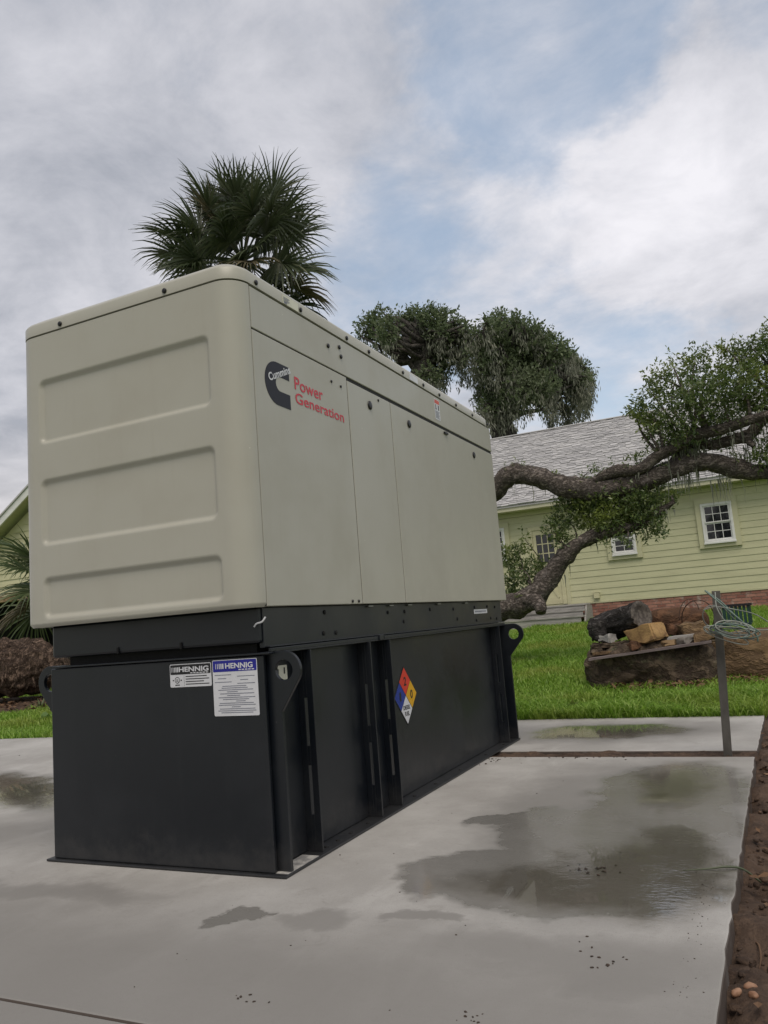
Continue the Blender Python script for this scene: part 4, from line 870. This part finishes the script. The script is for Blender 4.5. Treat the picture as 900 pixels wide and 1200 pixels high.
far_oak('large oak draped in grey moss above the house ridge, right of the two far oaks', 32,
        [(556, 400, 9), (556, 416, 9), (560, 432, 10), (568, 402, 11), (577, 388, 14), (596, 384, 18), (615, 392, 20), (635, 402, 18), (652, 412, 14), (585, 410, 26), (612, 420, 30), (640, 430, 24), (662, 424, 14), (676, 434, 13), (684, 446, 9), (573, 426, 14), (592, 445, 26), (620, 455, 28), (650, 456, 22), (672, 462, 14), (575, 462, 20), (600, 474, 18), (640, 474, 14), (682, 466, 9), (661, 480, 8), (570, 480, 8), (668, 415, 7), (606, 376, 8), (625, 386, 7), (645, 398, 7), (672, 424, 7), (687, 436, 6), (558, 392, 6), (588, 372, 6), (582, 378, 7)],
        [(592, 520), (588, 492), (600, 460), (610, 430)], 640, 25000, 42, [[(590, 495), (612, 484), (640, 480)], [(590, 470), (570, 440), (565, 410)], [(600, 460), (640, 450), (665, 440)]])

# ------------------------------------------------------------------ palms
def frond_shape(pet, blade, nseg, fan, droop, fold, rg, w=.05, tipdroop=.5, g=np.array([0, 0, -1.])):
    """fan frond along +X; returns arrays"""
    V = []; F = []
    def addstrip(pts, ws, side):
        k = len(V)
        for p, ww in zip(pts, ws): V.extend([p-side*ww, p+side*ww])
        for i in range(len(pts)-1): F.append((k+2*i, k+2*i+1, k+2*i+3, k+2*i+2))
    # petiole and the costa that bends down
    P = [np.array([t*pet, 0, -droop*.15*t*t*pet]) for t in np.linspace(0, 1, 4)]
    addstrip(P, [w*.45, w*.4, w*.35, w*.3], np.array([0, 1., 0])); addstrip(P, [w*.3]*4, np.array([0, 0, 1.]))
    tip = P[-1]
    for i in range(nseg):
        a = -fan+2*fan*i/(nseg-1); a += rg.normal()*.03; l = blade*(1-.28*(abs(a)/fan)**2)*rg.uniform(.9, 1.08)
        cost = tip+np.array([.28*blade*(1-abs(a)/fan), 0, -.10*droop*blade*(1-abs(a)/fan)])
        d = np.array([math.cos(a), math.sin(a), fold*abs(math.sin(a))]); d /= np.linalg.norm(d); pts = []; q = cost.copy()
        for s, t in enumerate((0, .3, .55, .8, 1.0)):
            pts.append(q.copy()); step = l*.26; dd = d+g*((droop*.30+tipdroop*t*rg.uniform(.6, 1.4))*t); dd /= np.linalg.norm(dd); q = q+dd*step
        sd_ = np.cross(d, [0, 0, 1.]); sd_ /= np.linalg.norm(sd_)+1e-9; sd_ = sd_*.8+np.array([0, 0, .6*(1 if i % 2 else -1)])
        addstrip(pts, [w*.28, w*.52, w*.44, w*.24, w*.04], sd_)
    return np.array(V), np.array(F)
def palm(label, centre, base, n, pet, blade, mats, seed, nseg=34, w=.055, trunk_r=.17, elev=(-55, 88), group=None, fan=2.1):
    rg = np.random.default_rng(seed); root = thing('palm_tree', label, 'palm tree', base)
    P = spline([np.array(base)-[0, 0, .2], (np.array(base)*.5+np.array(centre)*.5)+[.05, .03, 0], np.array(centre)-[0, 0, .25]], 8)
    V, F = tube_np(P, np.linspace(trunk_r*1.2, trunk_r, len(P)), 16, .12, seed, True, 9.); mk('trunk', V, F, M['palm_bark'], root, smooth=True)
    for i in range(n):
        t = (i+.5)/n; el = R_(elev[1]+(elev[0]-elev[1])*t**.95); azm = i*2.39996+rg.normal()*.2
        low = el < R_(-8); old = t > .86 or rg.random() < .05
        roll = rg.normal()*.8; el += rg.normal()*.16; cr, sr_ = math.cos(roll), math.sin(roll); ce, se = math.cos(el), math.sin(el); ca, sa = math.cos(azm), math.sin(azm)
        Q = np.array([[1, 0, 0], [0, cr, sr_], [0, -sr_, cr]])@np.array([[ce, 0, se], [0, 1, 0], [-se, 0, ce]])@np.array([[ca, sa, 0], [-sa, ca, 0], [0, 0, 1]])
        V, F = frond_shape(pet*rg.uniform(.7, 1.15), blade*rg.uniform(.85, 1.1), nseg, fan*rg.uniform(.85, 1.05), .35+.5*t, .45-.3*t, rg, w, .75+.5*t, np.array([0, 0, -1.])@Q.T)
        V = V@Q
        mk('frond', V+np.array(centre), F, M[mats[1]] if old else M[mats[0]], root, at=centre)
    return root
pc = CAM_C+(CAM_F+CAM_R*(285-450)/F_PX-CAM_U*(306-600)/F_PX)*15
palm('tall cabbage palm with a full round crown rising behind the beige enclosure', pc, (pc[0]-.1, pc[1]+.1, float(gz(pc[0], pc[1]))), 74, .98, .82, ('frond', 'frond_dry'), 51, 40, .044, .17, (-72, 80))
pc2 = AT(76, 676, 8.2)
palm('young palm with long green fronds at the left edge by the enclosure', pc2, (pc2[0], pc2[1], float(gz(pc2[0], pc2[1]))), 16, .62, .80, ('frond_near', 'frond_dry'), 52, 34, .040, .14, (-45, 60))

# ------------------------------------------------------------------ fallen fibrous trunk on the left
def rough_blob(c, r, seed, amp, freq, p=2.6, sub=4, stretch=(1, 1, 1), rot=0, ridge=0.):
    bm = bmesh.new(); bmesh.ops.create_icosphere(bm, subdivisions=sub, radius=1); V = []
    for v in bm.verts:
        d = v.co.normalized(); k = (abs(d.x)**p+abs(d.y)**p+abs(d.z)**p)**(-1/p); q = Vector((d.x*k*r[0], d.y*k*r[1], d.z*k*r[2]))
        s = Vector((q.x*stretch[0], q.y*stretch[1], q.z*stretch[2]))*freq+Vector((seed, seed*2.1, 0))
        h = mn.fractal(s, .8, 2.1, 5)*amp
        if ridge: h += ridge*(abs(mn.noise(s*2.7))-.25)
        q = q+d*h; V.append(q)
    bm.verts.index_update(); F = [tuple(v.index for v in f.verts) for f in bm.faces]; bm.free()
    R = Matrix.Rotation(rot, 3, 'Z'); return [tuple(R@q+Vector(c)) for q in V], F
M['fibre'] = bark_mat('fibrous_bark', (.13, .085, .062), (.28, .20, .15), (.028, .018, .013), 9, (2.2, 1, .7), 1.0, (.27, .19, .14), .45)
rc_ = AT(18, 783, 6.6); gzr = float(gz(rc_[0], rc_[1]))
root = thing('fallen_palm_trunk', 'shaggy brown fallen palm trunk lying in the mulch on the left', 'tree trunk', (rc_[0], rc_[1], gzr))
V, F = rough_blob((rc_[0]-.15, rc_[1]+.1, rc_[2]), (.86, .55, .44), 3, .10, 2.2, 2.2, 5, (1, 1, 1.5), R_(22), .10); mk('trunk', V, F, M['fibre'], root, smooth=True)
rg = np.random.default_rng(9); mbs = MB()
for i in range(420):
    th_, ph = rg.uniform(0, 2*math.pi), rg.uniform(-.9, 1.2); d = np.array([math.cos(th_)*math.cos(ph), math.sin(th_)*math.cos(ph), math.sin(ph)]); p = rc_+[-.15, .1, 0]+d*[.88, .57, .46]
    t = np.array([-.5, .2, -.9])+rg.normal(size=3)*.45; t -= d*(t@d); t /= np.linalg.norm(t); l = rg.uniform(.06, .22); b = np.cross(t, d)*rg.uniform(.006, .018)
    k = [p-b, p+b, p+t*l*.5+b*.8+d*.02, p+t*l*.5-b*.8+d*.02, p+t*l+d*rg.uniform(-.01, .05)]; mbs.add(k, [(0, 1, 2, 3), (3, 2, 4)])
tag(mbs.mk('bark_fibres', M['fibre'], root), kind='stuff')
V, F = rough_blob((rc_[0]-1.1, rc_[1]-.25, rc_[2]-.28), (.75, .30, .17), 13, .06, 3, 2.2, 4, (1, 1, 1), R_(10), .05); mk('broken_limb', V, F, M['fibre'], root, smooth=True)
def weed(label, p, n, l, seed, mt='weed', wid=.3):
    rg = np.random.default_rng(seed); V = []; F = []
    for i in range(n):
        a = rg.uniform(0, 2*math.pi); e = rg.uniform(.5, 1.3); d = np.array([math.cos(a)*math.cos(e), math.sin(a)*math.cos(e), math.sin(e)]); L_ = l*rg.uniform(.6, 1.1); b = np.cross(d, [0, 0, 1]); b /= np.linalg.norm(b); k = len(V); q = np.array(p)
        V += [q, q+d*L_*.5+b*L_*wid/2, q+d*L_-[0, 0, L_*.15], q+d*L_*.5-b*L_*wid/2]; F.append((k, k+1, k+2, k+3))
    o = mk('weed', V, F, M[mt]); tag(o, label, 'plant'); return o
q = AT(47, 806, 6.1); q[2] = float(gz(q[0], q[1])); weed('spiky green weed in the mulch under the shaggy trunk', q, 16, .26, 3, 'frond_near', .12)
q = AT(53, 838, 5.0); q[2] = float(gz(q[0], q[1])); weed('broad leaved light green weed beside the black tank at the slab edge', q, 9, .17, 4, 'weed', .6)
q = AT(672, 832, 4.75); q[2] = float(gz(q[0], q[1])); weed('dark green broad leaved weed in the grass between the tank and the log', q, 26, .15, 9, 'leaf', .5)
# mulch bed round it
def mulch_z(X, Y):
    Z = gz(X, Y)
    for i in np.ndindex(X.shape):
        k = 1-math.hypot((X[i]-(rc_[0]-.2))/2.6, (Y[i]-rc_[1])/.95); Z[i] += min(.07, k*.25)+.02*fbm(X[i], Y[i], 6, 3)-.01
    return Z
tag(mk('mulch_bed', *grid(np.arange(rc_[0]-3.4, rc_[0]+2.6, .07), np.arange(rc_[1]-1.1, rc_[1]+1.1, .05), mulch_z), M['dirt'], smooth=True, at=(0, 0, 0)), kind='structure')

# ------------------------------------------------------------------ log pile on the right
M['log_dark'] = bark_mat('dark_log', (.085, .062, .045), (.18, .135, .095), (.035, .026, .02), 3.0, (1, 1, 1.2), .8, (.165, .165, .10), .6)
M['log_char'] = bark_mat('charred_bark', (.06, .054, .052), (.13, .12, .115), (.02, .018, .017), 10, (.35, 1, 1), 1., (.12, .115, .11), .4)
M['log_tan'] = bark_mat('tan_log', (.16, .105, .055), (.27, .185, .10), (.08, .052, .032), 3.5, (.5, 1, 1), .7, (.10, .07, .045), .5)
M['log_rust'] = bark_mat('rusty_log', (.11, .055, .032), (.19, .10, .055), (.06, .034, .022), 4, (.6, 1, 1), .6, (.07, .05, .035), .5)
M['block'] = noisy('ochre_wood', (.38, .24, .10), (.15, .085, .04), 9, .85, .8, 60, .012, lo=.4, hi=.72, world=True)
M['endgrain'] = noisy('end_grain', (.12, .105, .09), (.05, .042, .036), 24, .85, .6, 60, .01, world=True)
YL = 6.25
def PL(px, py, y=YL): return AT(px, py, y)
c = PL(756, 778, 6.08)
V, F = rough_blob((c[0], 6.45, .245), (.66, .40, .255), 5, .075, 2.2, 5.0, 5, (1, 1, 1), R_(2), .05)
tag(mk('log', V, F, M['log_dark'], smooth=True), 'big dark mossy log lying on the grass with wood piled on top of it', 'log')
c = PL(905, 764, 6.6); V, F = rough_blob((c[0]+.28, c[1]+.15, c[2]-.02), (.88, .36, .26), 9, .055, 1.6, 4.5, 5, (.6, 1, 1), R_(2), .03)
tag(mk('log', V, F, M['log_tan'], smooth=True), 'tan brown log on the grass behind the steel post, running out of the right edge', 'log')
c = PL(793, 727, 6.85); V, F = rough_blob((c[0], c[1], c[2]-.02), (.34, .17, .16), 15, .035, 2.5, 3.0, 4, (.6, 1, 1), R_(5), .02)
tag(mk('log', V, F, M['log_rust'], smooth=True), 'rust brown log behind the ochre block and the steel post', 'log')
def bark_log(name, a, b, r, mt, seed, label, group=None):
    a, b = np.array(a), np.array(b); root = thing(name, label, 'log', tuple((a+b)/2-[0, 0, r])); n, k = 40, 26; V = []; T = (b-a)/np.linalg.norm(b-a); e1 = np.cross(T, [0, 0, 1]); e1 /= np.linalg.norm(e1); e2 = np.cross(e1, T)
    for i in range(k):
        t = i/(k-1)
        for j in range(n):
            th_ = 2*math.pi*j/n; g_ = mn.noise(Vector((math.cos(th_)*3.5+seed, math.sin(th_)*3.5, t*1.6)))*.12+abs(mn.noise(Vector((math.cos(th_)*5, math.sin(th_)*5+seed, t*1.4))))*.34-.06+mn.noise(Vector((math.cos(th_)*3, math.sin(th_)*3, t*9+seed)))*.06
            rr = r*(1+g_); V.append(a+(b-a)*t+(e1*math.cos(th_)+e2*math.sin(th_))*rr)
    F = [(i*n+j, i*n+(j+1) % n, (i+1)*n+(j+1) % n, (i+1)*n+j) for i in range(k-1) for j in range(n)]; mk('bark', V, F, M[mt], root, smooth=True)
    for s, c_ in ((0, a), (k-1, b)):
        ring = [np.array(V[s*n+j]) for j in range(n)]; sg_ = -1 if s == 0 else 1; VV = ring+[c_+(q-c_)*.72+T*sg_*.014 for q in ring]+[c_+(q-c_)*.60-T*sg_*.01 for q in ring]+[c_-T*sg_*.02]
        FF = [(j, (j+1) % n, (j+1) % n+n, j+n) for j in range(n)]+[(j+n, (j+1) % n+n, (j+1) % n+2*n, j+2*n) for j in range(n)]+[(j+2*n, (j+1) % n+2*n, 3*n) for j in range(n)]
        mk('cut_end', VV, FF, M['endgrain'], root, smooth=True)
    return root
bark_log('log', PL(700, 738, 6.75), PL(752, 720, 6.35), .15, 'log_char', 3, 'charred dark grey log with furrowed bark and ringed end on the wood pile')
V, F = rough_blob(PL(702, 738, 6.35), (.075, .07, .125), 21, .02, 6, 4, 4, (1, 1, 1), .2, .02); tag(mk('wood_chunk', V, F, M['log_char'], smooth=True), 'small dark chunk of wood at the left end of the charred log', 'wood')
def hewn(name, p, sx, sy, sz, rz, rx, mt, label, cat, sub=6, amp=.012):
    bm = bmesh.new(); bmesh.ops.create_cube(bm, size=1); bmesh.ops.bevel(bm, geom=bm.edges[:], offset=.06, segments=2, affect='EDGES'); bmesh.ops.subdivide_edges(bm, edges=bm.edges[:], cuts=2, use_grid_fill=True)
    R = Matrix.Rotation(rz, 3, 'Z')@Matrix.Rotation(rx, 3, 'Y'); V = []
    for v in bm.verts:
        q = Vector((v.co.x*sx, v.co.y*sy, v.co.z*sz)); q += v.co.normalized()*amp*mn.fractal(q*9+Vector((sx*50, 0, 0)), .8, 2, 4); V.append(tuple(R@q+Vector(p)))
    bm.verts.index_update(); F = [tuple(v.index for v in f.verts) for f in bm.faces]; bm.free(); o = mk(name, V, F, M[mt], auto=45); tag(o, label, cat); return o
hewn('wood_block', PL(758, 743, 6.2), .33, .26, .17, R_(-28), R_(-13), 'block', 'ochre yellow block of wood leaning on the charred log', 'wood block', amp=.035)
hewn('wood_plank', PL(760, 762.5, 6.02), 1.22, .15, .022, R_(2), R_(-5.2), 'plank', 'long thin purplish plank lying across the front of the pile', 'plank', amp=.006)
hewn('rock', PL(812, 737, 6.4), .26, .18, .13, R_(15), R_(-8), 'log_tan', 'tan lump of wood on the pile left of the steel post', 'wood', amp=.05)
hewn('wood_plank', PL(800, 746, 6.3), .5, .14, .03, R_(8), R_(-4), 'greywood', 'short weathered grey board beside the ochre block on the pile', 'plank')
hewn('wood_plank', PL(716, 756, 6.25), .42, .15, .05, R_(-4), R_(-3), 'log_dark', 'short dark slab of wood under the charred log', 'plank', amp=.02)
hewn('wood_chunk', PL(790, 738, 6.55), .20, .16, .11, R_(40), R_(6), 'log_rust', 'reddish brown lump of wood between the ochre block and the tan lump', 'wood', amp=.04)
hewn('wood_chunk', PL(776, 748, 6.25), .14, .12, .07, R_(-20), R_(4), 'log_dark', 'small dark brown chunk of wood at the right foot of the ochre block', 'wood', amp=.03)
hewn('wood_chunk', PL(826, 746, 6.2), .20, .13, .08, R_(12), R_(-9), 'log_tan', 'tan splinter of wood at the right end of the pile, touching the post in view', 'wood', amp=.04)
hewn('wood_plank', PL(726, 763, 6.12), .55, .07, .03, R_(3), R_(-3), 'log_tan', 'narrow brown lath lying along the front edge of the big dark log', 'plank', amp=.008)
M['stone'] = noisy('grey_stone', (.20, .185, .165), (.11, .095, .08), 14, .9, .6, 60, .01, world=True)
for px, py, yy, sx, sy, sz, mt_, lb in ((712, 747, 6.3, .16, .13, .07, 'greywood', 'weathered grey scrap of wood under the left end of the charred log'), (700, 761, 6.2, .13, .15, .09, 'log_dark', 'dark broken knob at the left end of the big dark log'),
        (742, 756, 6.1, .17, .10, .05, 'log_rust', 'rusty brown bark slab just below the ochre block'), (806, 749, 6.15, .15, .11, .06, 'stone', 'grey stone on the pile right of the grey board'), (784, 754, 6.1, .12, .09, .05, 'log_tan', 'tan wood chip below the grey board on the pile')):
    hewn('wood_scrap' if mt_ != 'stone' else 'stone', PL(px, py, yy), sx, sy, sz, R_(random.uniform(-40, 40)), R_(random.uniform(-10, 10)), mt_, lb, 'wood' if mt_ != 'stone' else 'stone', amp=.04)
# bits of bark and sticks strewn on the pile
sb = MB()
for i in range(130):
    px, py = random.uniform(690, 830), random.uniform(743, 765); p = PL(px, py, random.uniform(6.1, 6.7)); p[2] = .485+random.uniform(0, .04); a = random.uniform(-.6, .6); l = random.uniform(.04, .16)
    sb.tube([p, p+np.array([math.cos(a)*l*.5, math.sin(a)*l*.5, random.uniform(-.01, .02)]), p+np.array([math.cos(a)*l, math.sin(a)*l, random.uniform(-.02, .02)])], [.008, .010, .004], 5)
tag(sb.mk('stick_debris', M['log_dark'], smooth=True), 'loose sticks and bark bits strewn over the wood pile', 'debris', kind='stuff')
# green basket behind the pile
M['teal'] = noisy('dark_green_plastic', (.012, .045, .038), (.02, .06, .05), 8, .45, world=True)
bc = PL(861, 716, 7.35); bsk = thing('crate', 'dark green slatted crate behind the coiled cable', 'crate', (bc[0], bc[1], bc[2]-.16))
mb = MB(); mb.box(bc[0]-.16, bc[0]+.16, bc[1]-.12, bc[1]+.12, bc[2]-.16, bc[2]-.14); mb.mk('crate_floor', M['teal'], bsk)
for sx_ in range(8):
    x = bc[0]-.155+sx_*.0425
    for yy in (-.12, .12): mb = MB(); mb.box(x-.013, x+.013, bc[1]+yy-.006, bc[1]+yy+.006, bc[2]-.14, bc[2]+.055); mb.mk('slat', M['teal'], bsk)
for k in range(5):
    y = bc[1]-.085+k*.0425
    for xx in (-.165, .165): mb = MB(); mb.box(bc[0]+xx-.005, bc[0]+xx+.005, y-.014, y+.014, bc[2]-.14, bc[2]+.055); mb.mk('slat', M['teal'], bsk)
mb = MB()
for yy in (-.135, .135): mb.box(bc[0]-.185, bc[0]+.185, bc[1]+yy-.012, bc[1]+yy+.012, bc[2]+.055, bc[2]+.078)
for xx in (-.178, .178): mb.box(bc[0]+xx-.008, bc[0]+xx+.008, bc[1]-.122, bc[1]+.122, bc[2]+.056, bc[2]+.077)
mb.mk('rim', M['ink'], bsk)
# steel fence post
M['steel'] = noisy('grey_steel', (.075, .070, .062), (.14, .132, .12), 7, .6, .2, 60, .004, stretch=(1, 1, .3), metal=.25)
pb = np.array([1.476, 2.66, -.06]); pt = np.array([1.538, 2.62, .965]); ax_ = (pt-pb)/np.linalg.norm(pt-pb); ex = np.array([1., .0, 0]); ex -= ax_*(ex@ax_); ex /= np.linalg.norm(ex); ey = np.cross(ax_, ex)
hp = np.linalg.norm(pt-pb); pr = [(-.023, -.012), (.023, -.012), (.023, .020), (.018, .020), (.018, -.006), (-.018, -.006), (-.018, .020), (-.023, .020)]
mb = MB(); mb.prism(pr, 0, hp, lambda u, v, d: tuple(pb+ex*u+ey*v+ax_*d)); post = mb.mk('fence_post', M['steel'], bevel=.0012); tag(post, 'leaning grey steel channel post standing in the dirt strip between the slabs', 'post')
# coiled cable hanging on the post
M['cab_w'] = noisy('pale_cable', (.30, .32, .29), (.19, .20, .18), 8, .5); M['cab_g'] = noisy('green_cable', (.09, .15, .13), (.15, .20, .175), 8, .5); M['cab_r'] = noisy('rusty_wire', (.09, .05, .035), (.05, .03, .025), 12, .7)
cb_ = thing('cable_coil', 'pale green cables coiled and hung over the top of the steel post', 'cable', (1.6, 2.58, .72))
def CP(px, py, y=2.56): return AT(px, py, y)
rg = np.random.default_rng(17)
def loop(cx, cy, rx, ry, rot, y, mt, r=.004, a0=0., a1=6.9, name='cable'):
    P = []
    for a in np.linspace(a0, a1, 26):
        u, v = rx*math.cos(a), ry*math.sin(a); k = 1+.05*math.sin(2*a+cx); x = cx+(u*math.cos(rot)-v*math.sin(rot))*k; yy = cy+(u*math.sin(rot)+v*math.cos(rot))*k; P.append(CP(x, yy, y+.03*math.sin(a*1.3+cy)))
    mb = MB(); mb.tube(spline(P, 2), r, 6); mb.mk(name, M[mt], cb_, smooth=True)
for i in range(10): loop(859+rg.normal()*4, 739+rg.normal()*3.5, 25+rg.normal()*3, 6+rg.normal()*2, .20+rg.normal()*.10, 2.54+rg.normal()*.03, 'cab_w' if i % 3 else 'cab_g', .0036)
loop(835, 722, 12, 12, .2, 2.60, 'cab_w', .0032)
def run(pts, mt, r=.0035, y=2.55): mb = MB(); mb.tube(spline([CP(a, b, y+c) for a, b, c in pts], 6), r, 6); mb.mk('cable', M[mt], cb_, smooth=True)
run([(826, 692, 0), (845, 708, -.03), (868, 727, -.03), (886, 744, 0), (888, 752, 0)], 'cab_g', .005)
run([(828, 693, .02), (846, 706, -.02), (862, 722, -.02), (880, 740, 0)], 'cab_g', .004)
run([(838, 694, 0), (840, 712, -.04), (850, 728, -.03), (870, 745, 0), (884, 750, 0)], 'cab_w', .0036)
run([(824, 715, 0), (838, 711, -.03), (860, 714, -.02), (885, 720, .1), (905, 732, .2)], 'cab_w', .0034)
run([(848, 712, -.02), (866, 730, 0), (885, 738, .08), (912, 737, .2)], 'cab_w', .003)
wr_ = thing('wire_hoop', 'thin rusty wire hoop leaning on the pile left of the post', 'wire', tuple(PL(818, 745, 6.4)))
P = [PL(818+19*math.cos(a), 724+21*math.sin(a), 6.45+.1*math.sin(a)) for a in np.linspace(-3.4, .6, 22)]; mb = MB(); mb.tube(P, .006, 6); mb.mk('wire', M['cab_r'], wr_, smooth=True)
P = [PL(808+12*math.cos(a), 722+20*math.sin(a), 6.5) for a in np.linspace(-3.4, -.4, 16)]; mb = MB(); mb.tube(P, .005, 6); mb.mk('wire', M['cab_r'], wr_, smooth=True)

# ------------------------------------------------------------------ grass
def blades(n, xr, yr, seed, hmin, hmax, w, keep=None):
    rg = np.random.default_rng(seed); x = rg.uniform(*xr, n); y = yr[0]+(yr[1]-yr[0])*rg.random(n)**1.6; e = edge_y(x); k = y > e-.015
    if keep is not None: k &= keep(x, y)
    x, y = x[k], y[k]; n = len(x); z = gz(x, y); z = np.maximum(z, -.05)-.005
    pn = np.array([mn.noise(Vector((a*1.7, b*1.7, 0))) for a, b in zip(x, y)]); dist = np.hypot(x-CAM_C[0], y-CAM_C[1]); h = rg.uniform(hmin, hmax, n)*(1+.5*pn); w = w*rg.uniform(.6, 1.3, n)*(dist/8)**.5
    a = rg.uniform(0, 2*math.pi, n); lean = rg.uniform(.3, 1.35, n); dx, dy = np.cos(a), np.sin(a); b = rg.uniform(0, 2*math.pi, n); sx, sy = np.cos(b)*w/2, np.sin(b)*w/2
    B = np.stack([x, y, z], 1); Mi = B+np.stack([dx*lean*h*.35, dy*lean*h*.35, h*.62], 1); T = B+np.stack([dx*lean*h*.95, dy*lean*h*.95, h*(1-.3*lean)], 1); S = np.stack([sx, sy, 0*sx], 1)
    V = np.stack([B-S, B+S, Mi+S*.8, Mi-S*.8, T], 1).reshape(-1, 3); i = np.arange(n)[:, None]*5
    me_F = np.concatenate([i+[0, 1, 2], i+[0, 2, 3], i+[3, 2, 4]], 0); return V, me_F
nob = lambda x, y: ~(np.hypot((x-(rc_[0]-.2))/2.5, (y-rc_[1])/.85) < 1)
V1, F1 = blades(150000, (-3.2, 4.2), (4.2, 17), 61, .05, .13, .010)
V2, F2 = blades(60000, (-11, -4.0), (3.3, 10), 62, .05, .13, .010, nob)
V3, F3 = blades(26000, (-1.2, 2.6), (4.2, 5.3), 63, .06, .17, .012)
V = np.concatenate([V1, V2, V3]); F = np.concatenate([F1, F2+len(V1), F3+len(V1)+len(V2)])
tag(mk('grass', V, F, M['grass'], at=(0, 0, 0)), 'bright green lawn grass around the concrete and logs', 'grass', kind='stuff')
def scatter_leaves(n, fn, l, seed, name, label):
    rg = np.random.default_rng(seed); V = []; F = []
    for i in range(n):
        p = np.array(fn(rg)); a = rg.uniform(0, 2*math.pi); t = np.array([math.cos(a), math.sin(a), rg.normal()*.25]); b = np.array([-math.sin(a), math.cos(a), rg.normal()*.3]); L_ = l*rg.uniform(.5, 1.2); k = len(V)
        V += [p, p+t*L_*.5+b*L_*.22+[0, 0, L_*.1], p+t*L_, p+t*L_*.5-b*L_*.22]; F.append((k, k+1, k+2, k+3))
    return tag(mk(name, V, F, M['litter'], at=(0, 0, 0)), label, 'leaves', kind='stuff')
def lf1(rg): x = rg.uniform(.3, 2.2); y = 5.95+rg.normal()*.13+.2*(x > 1.2); return (x, y, float(gz(x, y))+rg.uniform(.02, .07))
scatter_leaves(500, lf1, .09, 71, 'leaf_litter', 'dead brown leaves in the grass along the front of the logs')
def lf2(rg): x = rc_[0]+rg.normal()*1.3; y = rc_[1]-.4+rg.normal()*.35; return (x, y, float(gz(x, y))+rg.uniform(.04, .10))
scatter_leaves(700, lf2, .10, 72, 'leaf_litter', 'brown mulch and dead leaves round the fallen palm trunk')
def lf3(rg):
    x = 1.62+abs(rg.normal())*.5; y = rg.uniform(-1.2, 4); return (x, y, -.06+rg.uniform(0, .05))
scatter_leaves(160, lf3, .05, 73, 'leaf_litter', 'dry leaf scraps on the bare dirt beside the slab')
# ------------------------------------------------------------------ small things on the slab and the dirt
M['pod'] = noisy('tan_stone', (.22, .115, .066), (.31, .18, .11), 30, .6, world=True)
for (x, y, a, s, lb) in ((1.605, -.325, 1.1, 1.0, 'left tan pebble of three in the dirt by the slab corner'), (1.638, -.285, .3, 1.05, 'upper tan pebble of three in the dirt by the slab corner'), (1.645, -.330, 2.2, .85, 'right tan pebble of three in the dirt by the slab corner')):
    V, F = rough_blob((x, y, -.045), (.0165*s, .0105*s, .009*s), a*9, .003, 60, 2.3, 3, (1, 1, 1), a); tag(mk('pebble', V, F, M['pod'], smooth=True), lb, 'pebble', 'tan pebbles in the dirt')
cl_ = MB()
for i in range(1500):
    y = random.uniform(-2.0, 4.2); x = 1.60+.016*max(0, y)+abs(random.gauss(0, .30))+.0; s = random.uniform(.004, .014)*(1.8 if random.random() < .08 else 1)
    V, F = rough_blob((x, y, -.072+random.uniform(0, .025)), (s, s*random.uniform(.5, .9), s*.55), i*1.3, s*.75, 34, 3.2, 1 if s < .012 else 2, (1, 1, 1), i); cl_.add(V, F)
tag(cl_.mk('dirt_clods', M['dirt'], smooth=True), 'loose clods of dark soil beside the slab', 'soil', kind='stuff')
def chips(n, fn, s0, s1):
    for i in range(n):
        x, y = fn(); s = random.uniform(s0, s1); V, F = rough_blob((x, y, s*.25), (s, s*.6, s*.35), i*3.1, s*.3, 60, 2.2, 1, (1, 1, 1), i*1.7); chm.add(V, F)
chm = MB()
chips(11, lambda: (1.285+random.gauss(0, .035), -.34+random.gauss(0, .035)), .003, .006); chips(4, lambda: (1.21+random.gauss(0, .02), -.22+random.gauss(0, .03)), .003, .006)
chips(22, lambda: (1.10+random.gauss(0, .05), .40+random.gauss(0, .025)), .004, .011); chips(10, lambda: (1.05+random.gauss(0, .03), -.72+random.gauss(0, .02)), .002, .005)
chips(45, lambda: (random.uniform(-.2, 1.55), random.uniform(-.9, 2.5)), .0015, .004); chips(30, lambda: (random.uniform(0.1, 1.2), 2.55+random.gauss(0, .03)), .003, .010)
chips(60, lambda: (1.50+.018*max(0, 0)+random.gauss(0, .02), random.uniform(-.5, .5)), .001, .003); chips(8, lambda: (.45+random.gauss(0, .03), -.78+random.gauss(0, .01)), .003, .006)
chips(14, lambda: (-4.2+random.gauss(0, .3), 2.9+random.gauss(0, .12)), .008, .016); chips(12, lambda: (.10+random.gauss(0, .03), 2.42+random.gauss(0, .05)), .004, .012)
tag(chm.mk('slab_debris', noisy('dark_debris', (.02, .016, .012), (.06, .04, .028), 50, .8, world=True)), 'dark crumbs of soil and leaf scattered on the concrete', 'debris', kind='stuff')
def stick(name, pts, rads, mt, lb, cat): mb = MB(); mb.tube(spline(pts, 5), np.interp(np.linspace(0, 1, (len(pts)-1)*5+1), np.linspace(0, 1, len(rads)), rads), 5); tag(mb.mk(name, M[mt], smooth=True), lb, cat)
stick('grass_stalk', [(1.42, .44, .004), (1.50, .46, .008), (1.56, .48, .012), (1.61, .50, .0), (1.66, .53, -.05)], [.001, .003, .004, .004, .003], 'frond', 'dark grass stalk hanging over the edge of the wet slab', 'stalk')
stick('root_strand', [(1.640, .05, -.06), (1.655, -.02, -.045), (1.66, -.09, -.05), (1.655, -.14, -.06)], [.002, .003, .003, .001], 'litter', 'pale thin root lying on the dirt by the slab', 'root')
stick('root_strand', [(1.70, .42, -.06), (1.76, .40, -.04), (1.83, .36, -.045)], [.002, .004, .002], 'litter', 'reddish twig on the dirt near the right edge', 'twig')
